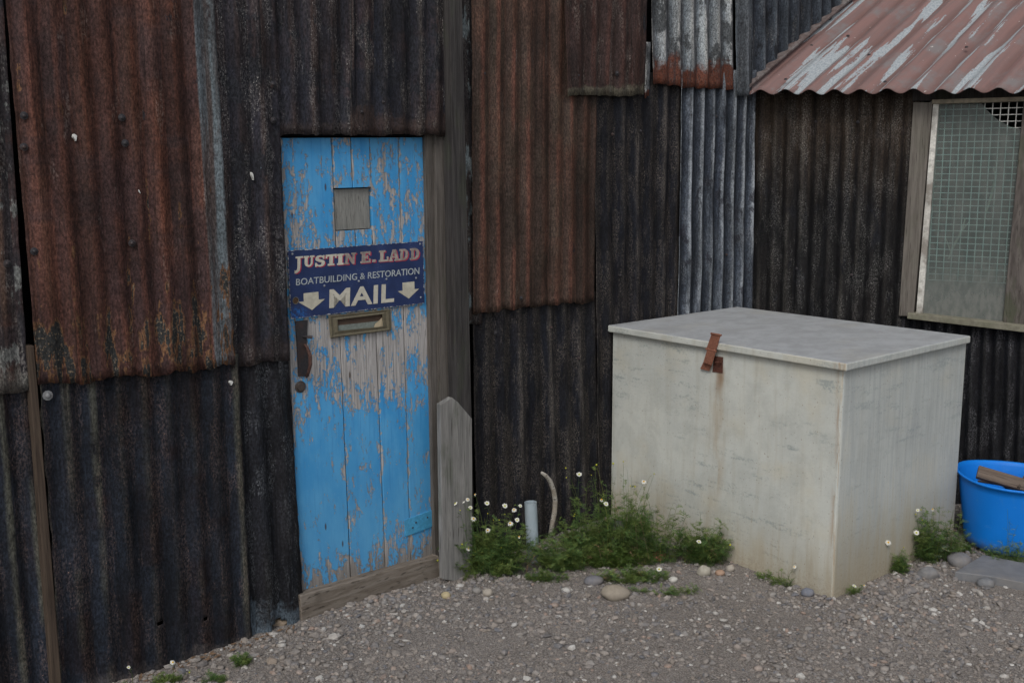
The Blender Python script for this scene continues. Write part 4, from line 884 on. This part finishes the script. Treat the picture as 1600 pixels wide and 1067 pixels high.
# ================================================================== TUB, PIPE, STICK
def blue_plastic():
    n = NM('blue_plastic', .55, .35); o = n.obj(); a = n.noise(o, (5, 5, 3), detail=4); s_ = n.noise(o, (60, 60, 6), detail=4, rough=.7)
    col = n.mix(n.step(a, .35, .65), (.001, .165, .62), (.002, .185, .68)); col = n.mix(n.mul(n.step(s_, .58, .72), .15), col, (.05, .2, .5))
    zz = n.sep(o, 2); col = n.mix(n.mul(n.step(n.add(zz, n.mul(n.add(s_, -.5), .12)), .07, .0), .5), col, (.12, .13, .14)); col = n.mix(n.mul(n.step(n.noise(o, (22, 22, 190), detail=3), .66, .7), .3), col, (.12, .3, .6))
    return n.done(col, n.bump(a, .003, .4))
R0, R1 = .182, .222
tb = ground(1582, 875, 0.0)+V3(0, R0, 0); tb[0] = at_depth(1582, 800, tb[1])[0]; tb[2] = 0
tub = thing('tub', 'bright blue plastic flexible tub beside the chest', 'tub', tb)
TH = at_depth(1500, 747, tb[1])[2]
g = MB(); prof = [(0.001, .004), (R0*.9, .004), (R0, .016)]+[(R0+(R1-R0)*t, .016+(TH-.016)*t) for t in np.linspace(.1, 1, 9)]
prof += [(R1+.008, TH), (R1+.010, TH+.006), (R1+.006, TH+.011), (R1-.001, TH+.008)]+[(R0+(R1-R0)*t-.005, .016+(TH-.016)*t) for t in np.linspace(.97, .02, 8)]+[(R0*.9, .02), (.001, .02)]
lathe(g, tb, prof, 64); g.v = [(x, y, z-max(z, 0)/TH*(.05*(x-tb[0])-.02*(y-tb[1]))+max(z, 0)*.012*math.sin(3*math.atan2(y-tb[1], x-tb[0]))) for x, y, z in g.v]; g.build('tub_body', blue_plastic(), tub, smooth=True, merge=True)
g = MB()
a = at_depth(1527, 737, tb[1]-.03); b = at_depth(1612, 762, tb[1]-.11); d = b-a; d /= np.linalg.norm(d); nn_ = np.cross(d, V3(0.0, -.75, .65)); nn_ /= np.linalg.norm(nn_); wz = np.cross(nn_, d)
box_mb(g, a, d, nn_, wz, 0, .3, -.028, .028, -.011, .011)
g.m = [[(q[1]*1.0, q[0]) for q in f] for f in g.m]
o = g.build('plank_offcut', wood('broken_plank', (.09, .068, .055), (.14, .11, .09), seed=12), None, bevel=.003, merge=True)
tag(o, 'broken brown plank lying in the blue tub', 'plank')
tb2 = tb+V3(0, 0, .0)
g = MB()
for k in range(9):
    a0 = k*.7; q = tb+V3(math.cos(a0)*.08*rng.random(), math.sin(a0)*.08*rng.random(), .2+.012*k); an = rng.uniform(0, 3); dd = V3(math.cos(an), math.sin(an), .1)
    tube(g, [q-dd*.1, q+V3(0, 0, .015), q+dd*.09], [.006, .009, .005], 6)
o = g.build('wood_scraps', wood('scrap_wood', (.06, .045, .035), (.1, .08, .065), seed=13), None, smooth=True); tag(o, 'dark wood scraps heaped inside the blue tub', 'wood scraps', kind='stuff')
g = MB(); pb = ground(833, 872, 0.0); pt = at_depth(829, 784, pb[1]+.01); ax = pt-pb; Lp = np.linalg.norm(ax)
lathe(g, pb-ax*.12, [(.0255, 0), (.0255, Lp*1.12), (.0228, Lp*1.12), (.0228, Lp*.6), (.0005, Lp*.6)], 28, ax)
o = g.build('plastic_pipe', plain('grey_pvc', (.30, .36, .40), .4, .45, .08, 20, .0003, dirt=(.2, .22, .22), dirt_amt=.45), None, smooth=True, merge=False)
o.modifiers.new('e', 'EDGE_SPLIT').split_angle = math.radians(40); tag(o, 'short open-topped grey plastic pipe standing in the weeds', 'pipe')
sp0 = MW.sz(862, 838, .08); pts = [(846, 738), (853, 743), (860, 752), (865, 766), (867.5, 782), (866.5, 800), (863, 818), (859, 842)]
g = MB(); tube(g, [MW.px(x, y, .045+.0*i) for i, (x, y) in enumerate(pts)], [.006, .0085, .010, .0105, .011, .011, .0105, .0095], 10)
n = NM('birch_bark', .8, .2); o_ = n.obj(); v = n.noise(o_, (110, 110, 160), detail=3); col = n.mix(n.step(v, .58, .64), (.36, .34, .3), (.05, .045, .04)); col = n.mix(n.step(n.noise(o_, (25, 25, 25)), .45, .65), col, (.25, .22, .18))
o = g.build('bent_stick', n.done(col, n.bump(v, .002)), None, smooth=True, merge=True); tag(o, 'curved white-barked stick leaning on the black wall behind the pipe', 'stick')

# ================================================================== PLANTS
def leaf_mat(name, a, b):
    n = NM(name, .6, .3); isl = n.island(); col = n.mix(isl, tuple(x*.75 for x in a), b); col = n.mix(n.step(isl, .9, .93), col, (b[0]*1.9, b[1]*1.3, b[2])); col = n.mix(n.mul(n.step(n.noise(n.obj(), (14,)*3, detail=3), .42, .6), .55), col, (b[0]*1.55, b[1]*1.12, b[2]))
    n.set(n.b.inputs['Base Color'], col); tl_ = n.node('ShaderNodeBsdfTranslucent', Color=n.mix(.5, col, (.1, .2, .03))); ms = n.n.new('ShaderNodeMixShader'); ms.inputs[0].default_value = .25
    n.t.links.new(n.b.outputs[0], ms.inputs[1]); n.t.links.new(tl_, ms.inputs[2]); n.t.links.new(ms.outputs[0], n.n['Material Output'].inputs['Surface']); return n.mat
LEAF = leaf_mat('feathery_leaf', (.06, .125, .036), (.11, .19, .055)); LEAF2 = leaf_mat('yellow_green_leaf', (.08, .13, .02), (.05, .1, .02)); LEAF3 = leaf_mat('grey_green_leaf', (.065, .105, .07), (.045, .085, .05))
DRY = leaf_mat('dry_stalk', (.16, .12, .07), (.24, .19, .12))
STEM = plain('plant_stem', (.09, .13, .05), .7, .3, .2, 50)
PETAL = plain('daisy_petal', (.54, .54, .49), .7, .3, .08, 200); DISC = plain('daisy_disc', (.62, .36, .02), .8, .2, .25, 400); DISCG = plain('young_daisy_disc', (.42, .42, .04), .8, .2, .2, 400)
def leaf_tpl(L=.035, pairs=7, seg=.011, w_=.0016, droop=.25):
    v, f = [], []
    def tri(a, b, c): i = len(v); v.extend([a, b, c]); f.append((i, i+1, i+2))
    z = lambda x: -droop*L*(x/L)**2
    v += [(0, -.0006, 0), (0, .0006, 0), (L*.5, .0005, z(L*.5)), (L*.5, -.0005, z(L*.5)), (L, 0, z(L))]; f += [(0, 3, 2, 1)]; f.append((3, 4, 2))
    for i in range(pairs):
        x = L*(.2+.75*i/(pairs-1)); s_ = seg*(1-.55*abs(i/(pairs-1)-.45))
        for sg in (-1, 1):
            r_ = random.uniform(.75, 1.2); u_ = random.uniform(-.3, .5)*s_
            tri((x-w_*.5, 0, z(x)), (x+w_*.5, 0, z(x)), (x+s_*.55*r_, sg*s_*r_, z(x)+u_))
            if random.random() < .6: tri((x+s_*.2, sg*s_*.45, z(x)+u_*.5), (x+s_*.32, sg*s_*.5, z(x)+u_*.5), (x+s_*.95*r_, sg*s_*.55, z(x)+u_+.002))
    return np.array(v), f
TPL = [leaf_tpl(random.uniform(.026, .044), random.choice((5, 6, 7)), random.uniform(.010, .015), random.uniform(.0024, .0042), random.uniform(.1, .6)) for _ in range(9)]
def foliage(stems, per, name, mat, parent, scale=1.0, spread=1.0, stem_r=.0012, tpls=None):
    Vs, Fs = [], []; nb = 0; tpls = tpls or TPL
    for pts in stems:
        pts = [np.array(p) for p in pts]; segs = len(pts)-1
        # stem: three-sided tube
        rr = [stem_r*(1-.6*i/segs) for i in range(segs+1)]
        ring = []
        for p, r in zip(pts, rr):
            for k in range(3): ring.append(p+np.array([math.cos(2.09*k)*r, math.sin(2.09*k)*r, 0]))
        Vs.append(np.array(ring))
        for i in range(segs):
            for k in range(3): Fs.append((nb+i*3+k, nb+i*3+(k+1) % 3, nb+(i+1)*3+(k+1) % 3, nb+(i+1)*3+k))
        nb += len(ring)
        for q in range(per):
            t = random.random()**.8*segs; i = min(int(t), segs-1); p = pts[i]+(pts[i+1]-pts[i])*(t-i)
            v, f = random.choice(tpls); an = random.uniform(0, 2*math.pi); el = random.uniform(-.1, .9)*spread; ro = random.uniform(-.5, .5)
            d_ = np.array([math.cos(an)*math.cos(el), math.sin(an)*math.cos(el), math.sin(el)]); s_ = np.array([-math.sin(an), math.cos(an), 0]); u_ = np.cross(d_, s_)
            s2 = s_*math.cos(ro)+u_*math.sin(ro); u2 = np.cross(d_, s2); sc = scale*random.uniform(.6, 1.25)*(1.1-.45*t/segs)
            Vs.append(p+(v[:, :1]*d_+v[:, 1:2]*s2+v[:, 2:]*u2)*sc); Fs += [tuple(nb+k for k in ff) for ff in f]; nb += len(v)
    me = D.meshes.new(name); me.from_pydata(np.concatenate(Vs).tolist(), [], Fs); return link(name, me, mat, parent)
def curve_stem(b, t, n=5, bow=.25):
    b, t = np.array(b), np.array(t); L = np.linalg.norm(t-b); j = np.array([random.uniform(-1, 1), random.uniform(-1, 1), 0])*L*.06; out = []
    for i in range(n+1):
        f = i/n; p = b*(1-f)+t*f; h = b[2]+(t[2]-b[2])*(f**.8); out.append(np.array([b[0]+(t[0]-b[0])*f**(1+bow), b[1]+(t[1]-b[1])*f**(1+bow), h])+j*math.sin(math.pi*f))
    return out
fl_meshes = []
def flower_mesh(kind):
    g = MB(); npet = 13; r = .0115; rd = .0042
    for i in range(npet):
        if kind == 2 and i % 3 == 0: continue
        a = 2*math.pi*i/npet+random.uniform(-.1, .1); c, s_ = math.cos(a), math.sin(a); w_ = .0021; dz = {0: .001, 1: -.004, 2: -.007}[kind]+random.uniform(-.001, .001)
        rr = r*random.uniform(.9, 1.08)*(.8 if kind == 2 else 1); P_ = lambda rad, side, z: (c*rad-s_*side, s_*rad+c*side, z)
        g.face([P_(rd*.8, -w_*.6, .0), P_(rr*.6, -w_, dz*.4+.0006), P_(rr*.6, w_, dz*.4+.0006), P_(rd*.8, w_*.6, .0)]); g.face([P_(rr*.6, -w_, dz*.4+.0006), P_(rr, -w_*.55, dz), P_(rr, w_*.55, dz), P_(rr*.6, w_, dz*.4+.0006)])
    lathe(g, V3(0, 0, -.001), [(rd*.6, -.0015), (rd, .0), (rd*.98, .0015), (rd*.7, .0035), (rd*.35, .0045), (.0002, .0048)], 10, mi=1)
    me = g.build('flower', [PETAL, DISC if kind != 0 else DISCG], None, smooth=False)
    m = me.data; D.objects.remove(me); return m
FM = [flower_mesh(0), flower_mesh(1), flower_mesh(2), flower_mesh(1)]
BUD = MB(); lathe(BUD, V3(0, 0, 0), [(.0005, -.003), (.0028, -.001), (.003, .001), (.0018, .003), (.0002, .0036)], 8); _b = BUD.build('bud', [DISCG], None, smooth=True); BUDM = _b.data; D.objects.remove(_b)
def put_flower(parent, me, p, size=1.0, tilt=None):
    size *= .84
    o = D.objects.new('flower' if me is not BUDM else 'flower_bud', me); C.objects.link(o); o.parent = parent; o.matrix_parent_inverse = pinv(parent)
    d = Vector(EYE-p).normalized()*random.uniform(.35, .85)+Vector((random.uniform(-.35, .35), random.uniform(-.2, .2), .55)); q = d.to_track_quat('Z', 'Y')
    o.location = tuple(p); o.rotation_euler = q.to_euler(); o.scale = (size,)*3
def plant(px, py, hw, dep, h, nst, per, label, flowers=(), tall=(), mat=LEAF, scale=1.0, name='chamomile_plant', cat='plant', group='chamomile weeds along the wall', lean_=(0, 0), spread=1., tipz=.45):
    if hw > .06: hw *= 1.3; nst = int(nst*1.15); h *= 1.1; scale *= 1.12
    b0 = ground(px, py, 0); root = thing(name, label, cat, b0, group); ex = MW.d; ey = V3(0, -1, 0); stems = []
    for i in range(nst):
        a = random.uniform(0, 2*math.pi); r_ = math.sqrt(random.random()); o = V3(1, 0, 0)*math.cos(a)*r_*hw+V3(0, 1, 0)*math.sin(a)*r_*dep
        hh = h*(1-tipz*r_*r_)*random.choice((random.uniform(.35, .8), random.uniform(.7, 1.25))); base = b0+o*.55
        tip = b0+o*1.08+V3(lean_[0], lean_[1], hh)
        for P in (base, tip):
            k = .022-((P-MW.A) @ MW.n)
            if k > 0: P += MW.n*k
            k2 = (P-O0) @ FX, (P-O0) @ FY
            if -bw < k2[0] < .02 and -.015 < k2[1] < bd:
                if k2[1] < .2 and k2[0] < -.03: P -= FY*(k2[1]+.02)
                else: P += FX*(.025-k2[0])
        base[2] = gz(base[0], base[1])-.01; stems.append(curve_stem(base, tip))
    foliage(stems, per, 'foliage', mat, root, scale, spread)
    if nst > 30:
        dd = []
        for i in range(5):
            q = b0+V3(random.uniform(-hw, hw)*.8, random.uniform(-dep, dep)*.5, 0); k = .03-((q-MW.A) @ MW.n)
            if k > 0: q = q+MW.n*k
            q[2] = 0; qq = q+V3(random.uniform(-.05, .05), random.uniform(-.02, 0), h*random.uniform(.3, .8))
            if (qq-O0) @ FY > -.02 and (qq-O0) @ FX < .02: continue
            dd.append(curve_stem(q, qq))
        for q in dd: foliage([q], 4, 'dry_stalk', DRY, root, scale*.7, spread, .0014)
    fst = []
    for fi, f in enumerate(flowers):
        x, y = f[0], f[1]; kind = f[2] if len(f) > 2 else random.choice((0, 1, 1)); p = at_depth(x, y, b0[1]+random.uniform(-.06, .02)-.03)
        k = .03-((p-MW.A) @ MW.n)
        if k > 0: p = p+MW.n*k
        q = p-O0
        if -bw-.02 < q @ FX < 0 and -.02 < q @ FY < bd*.8: p = at_depth(x, y, p[1]-(q @ FY)-.05)
        base = b0+V3(min(max((p[0]-b0[0])*.5, -hw), hw), 0, 0)+V3(0, random.uniform(-.02, .02), 0); base[2] = 0
        fst.append(curve_stem(base, p-V3(0, 0, .002), 6)); put_flower(root, BUDM if kind == 9 else FM[kind], p, (f[3] if len(f) > 3 else random.uniform(.8, 1.1)))
    for x, y in tall:
        p = at_depth(x, y, b0[1]-.02); k = .03-((p-MW.A) @ MW.n)
        if k > 0: p = p+MW.n*k
        base = b0+V3(min(max((p[0]-b0[0])*.5, -hw), hw), 0, 0); fst.append(curve_stem(base, p, 6))
    if fst: foliage(fst, 5, 'flower_stems', [LEAF3 if mat is LEAF3 else LEAF], root, scale*.75, 1., .0011)
    return root
plant(762, 893, .155, .09, .21, 95, 15, 'dense feathery chamomile clump at the foot of the leaning board and wall', flowers=[(711, 786, 0), (723, 783, 1), (731, 780, 1), (735, 793, 0), (740, 810, 1, 1.2), (761, 786, 0, 1.1), (789, 790, 0, 1.15), (803, 796, 1), (813, 790, 0, .8), (797, 817, 1, 1.2), (808, 812, 0), (762, 828, 1, 1.1), (811, 838, 2), (732, 857, 1), (722, 850, 9, 1.4), (701, 819, 2, .9), (712, 869, 0, .7), (742, 772, 2, .7), (762, 802, 9), (789, 803, 9), (780, 812, 9), (719, 797, 9), (783, 855, 9), (771, 812, 9)], scale=1.05)
plant(683, 889, .02, .015, .05, 5, 8, 'small daisy sprig at the end of the door sill', flowers=[(682, 856, 0, 1.35), (679, 873, 9, 1.4)])
plant(885, 882, .15, .085, .11, 70, 15, 'low green chamomile mat between the pipe and the tall weeds', mat=LEAF, scale=1.0, flowers=[(897, 806, 9), (919, 900, 9)])
plant(930, 868, .07, .05, .30, 26, 16, 'tall thin chamomile against the black wall left of the chest', mat=LEAF, flowers=[(905, 741, 0, 1.25), (884, 731, 9, 1.3), (924, 742, 9), (885, 746, 9), (898, 803, 9, .8)], scale=1.)
plant(968, 872, .085, .06, .30, 40, 15, 'tall branching chamomile in front of the chest left edge', flowers=[(958, 724, 9, 1.6), (932, 726, 9, 1.5), (940, 780, 2, 1.1), (947, 787, 0, 1.1), (1006, 752, 1, 1.15), (985, 759, 9), (992, 760, 9, 1.4), (1022, 740, 9), (974, 721, 9)], tall=[(980, 733), (962, 745), (1015, 745)], scale=1.)
plant(1030, 876, .11, .06, .25, 40, 15, 'bushy chamomile growing against the chest front', mat=LEAF, tall=[(1015, 783), (1052, 785)], scale=1.15)
plant(1100, 879, .085, .05, .15, 44, 15, 'dark green chamomile at the right end of the weed bank', flowers=[(1092, 846, 0, 1.1), (1141, 851, 9, 1.6)], tall=[(1094, 800), (1112, 830), (1136, 850)], scale=1.1)
plant(905, 852, .10, .04, .10, 40, 13, 'low green weeds hugging the black wall behind the pipe and stick', mat=LEAF, scale=.95)
plant(985, 836, .09, .05, .12, 36, 13, 'chamomile squeezed between the black wall and the chest', mat=LEAF, scale=1.0)
plant(965, 882, .13, .05, .06, 46, 13, 'yellowish low weeds round the dark grey stone', mat=LEAF2, scale=.75)
plant(990, 905, .12, .05, .045, 34, 12, 'short creeping chamomile with a lone daisy in front of the bank', flowers=[(1030, 889, 0, 1.2)], scale=.9)
plant(1040, 925, .12, .04, .02, 22, 8, 'sparse green sprigs in the gravel in front of the chest', scale=.7)
plant(850, 903, .09, .03, .03, 22, 10, 'sparse green sprigs in the gravel below the pipe', scale=.75)
plant(1192, 902, .04, .02, .02, 8, 8, 'tiny low sprigs along the middle of the chest foot', scale=.7)
plant(1222, 912, .05, .025, .05, 12, 9, 'small low weed at the chest foot near its corner', flowers=[(1241, 885, 1, .8)], scale=.7)
plant(1335, 925, .035, .02, .035, 8, 9, 'two daisies in a small sprig right of the chest corner', flowers=[(1335, 915, 0, .9), (1350, 914, 2, .7)], scale=.7)
GP = 'chamomile weeds beside the tub'
plant(1462, 872, .10, .07, .2, 44, 15, 'chamomile clump growing against the right side of the chest', flowers=[(1434, 797, 0), (1439, 796, 9), (1457, 795, 2, .9), (1432, 832, 0, 1.2), (1431, 803, 9), (1441, 812, 9)], scale=1.0, group=GP)
plant(1402, 890, .05, .04, .08, 20, 13, 'low daisy plant between the chest side and its larger neighbour', flowers=[(1388, 847, 1, 1.25), (1412, 855, 9)], scale=.9, group=GP)
plant(1580, 882, .07, .03, .10, 16, 10, 'thin weed standing in front of the blue tub', mat=LEAF, tall=[(1574, 795), (1578, 810), (1590, 820)], scale=.85, group=GP)
plant(1548, 872, .03, .02, .07, 8, 9, 'small weed at the left foot of the tub', scale=.8, group=GP)
plant(1515, 860, .02, .02, .04, 6, 9, 'tiny green shoot between chest and tub', scale=.9, group=GP)
plant(1600, 905, .06, .02, .02, 12, 9, 'low weeds under the front edge of the slab', scale=.6, group=GP)
GL = 'weeds at the foot of the left wall'
plant(376, 1036, .035, .03, .035, 26, 11, 'bright green tuft at the foot of the left wall, nearest the door', scale=.6, group=GL)
plant(262, 1066, .045, .03, .03, 26, 11, 'low weeds with a white daisy at the foot of the left wall', flowers=[(270, 1034, 1, .85), (296, 1050, 9, .9)], scale=.6, group=GL)
plant(335, 1064, .04, .02, .025, 16, 10, 'small tuft in the gravel between the two left weeds', scale=.6, group=GL)
plant(195, 1080, .03, .02, .04, 8, 9, 'tiny weed with a daisy in the bottom left corner', flowers=[(201, 1042, 0, .6)], scale=.6, group=GL)
# grey-green young plant with broad lobed leaves by the tub
def broad_tpl():
    v, f = [], []
    for a in np.linspace(-1.2, 1.2, 7):
        L = .03*math.cos(a*.7); c, s_ = math.cos(a), math.sin(a); i = len(v)
        v += [(.0, 0, 0), (L*.6*c+.004*s_, L*.6*s_-.004*c, .002), (L*c, L*s_, -.002), (L*.6*c-.004*s_, L*.6*s_+.004*c, .002)]; f.append((i, i+1, i+2, i+3))
    return np.array(v), f
b0 = ground(1455, 868, 0)+V3(0, -.05, 0); r_ = thing('lobed_seedling', 'pale seedling with broad lobed leaves in front of the chamomile by the chest', 'plant', b0)
foliage([curve_stem(b0, b0+V3(random.uniform(-.04, .05), random.uniform(-.03, .01), random.uniform(.04, .1))) for _ in range(5)], 3, 'foliage', leaf_mat('pale_lobed_leaf', (.14, .2, .12), (.18, .24, .15)), r_, 1.1, .7, tpls=[broad_tpl()])
# dead leaves and litter at the foot of the left wall
g = MB()
for k in range(60):
    s_ = random.uniform(-.62, -.02); p = MW.pt(s_, 0, random.uniform(.025, .07)); p[2] = gz(p[0], p[1])+random.uniform(.002, .012); an = random.uniform(0, 3); L = random.uniform(.006, .018); d = V3(math.cos(an), math.sin(an), random.uniform(-.2, .4))*L; w_ = V3(-math.sin(an), math.cos(an), .3)*L*.35
    g.face([p-d, p+w_, p+d, p-w_])
tag(g.build('leaf_litter', plain('dry_leaf', (.13, .085, .055), .9, .2, .4, 60), None), 'dry brown leaf litter along the foot of the left wall', 'leaf litter', kind='stuff')
for o in list(scene.objects):
    if o.name.startswith('camera') or o.type == 'LIGHT': continue
bpy.context.view_layer.update()
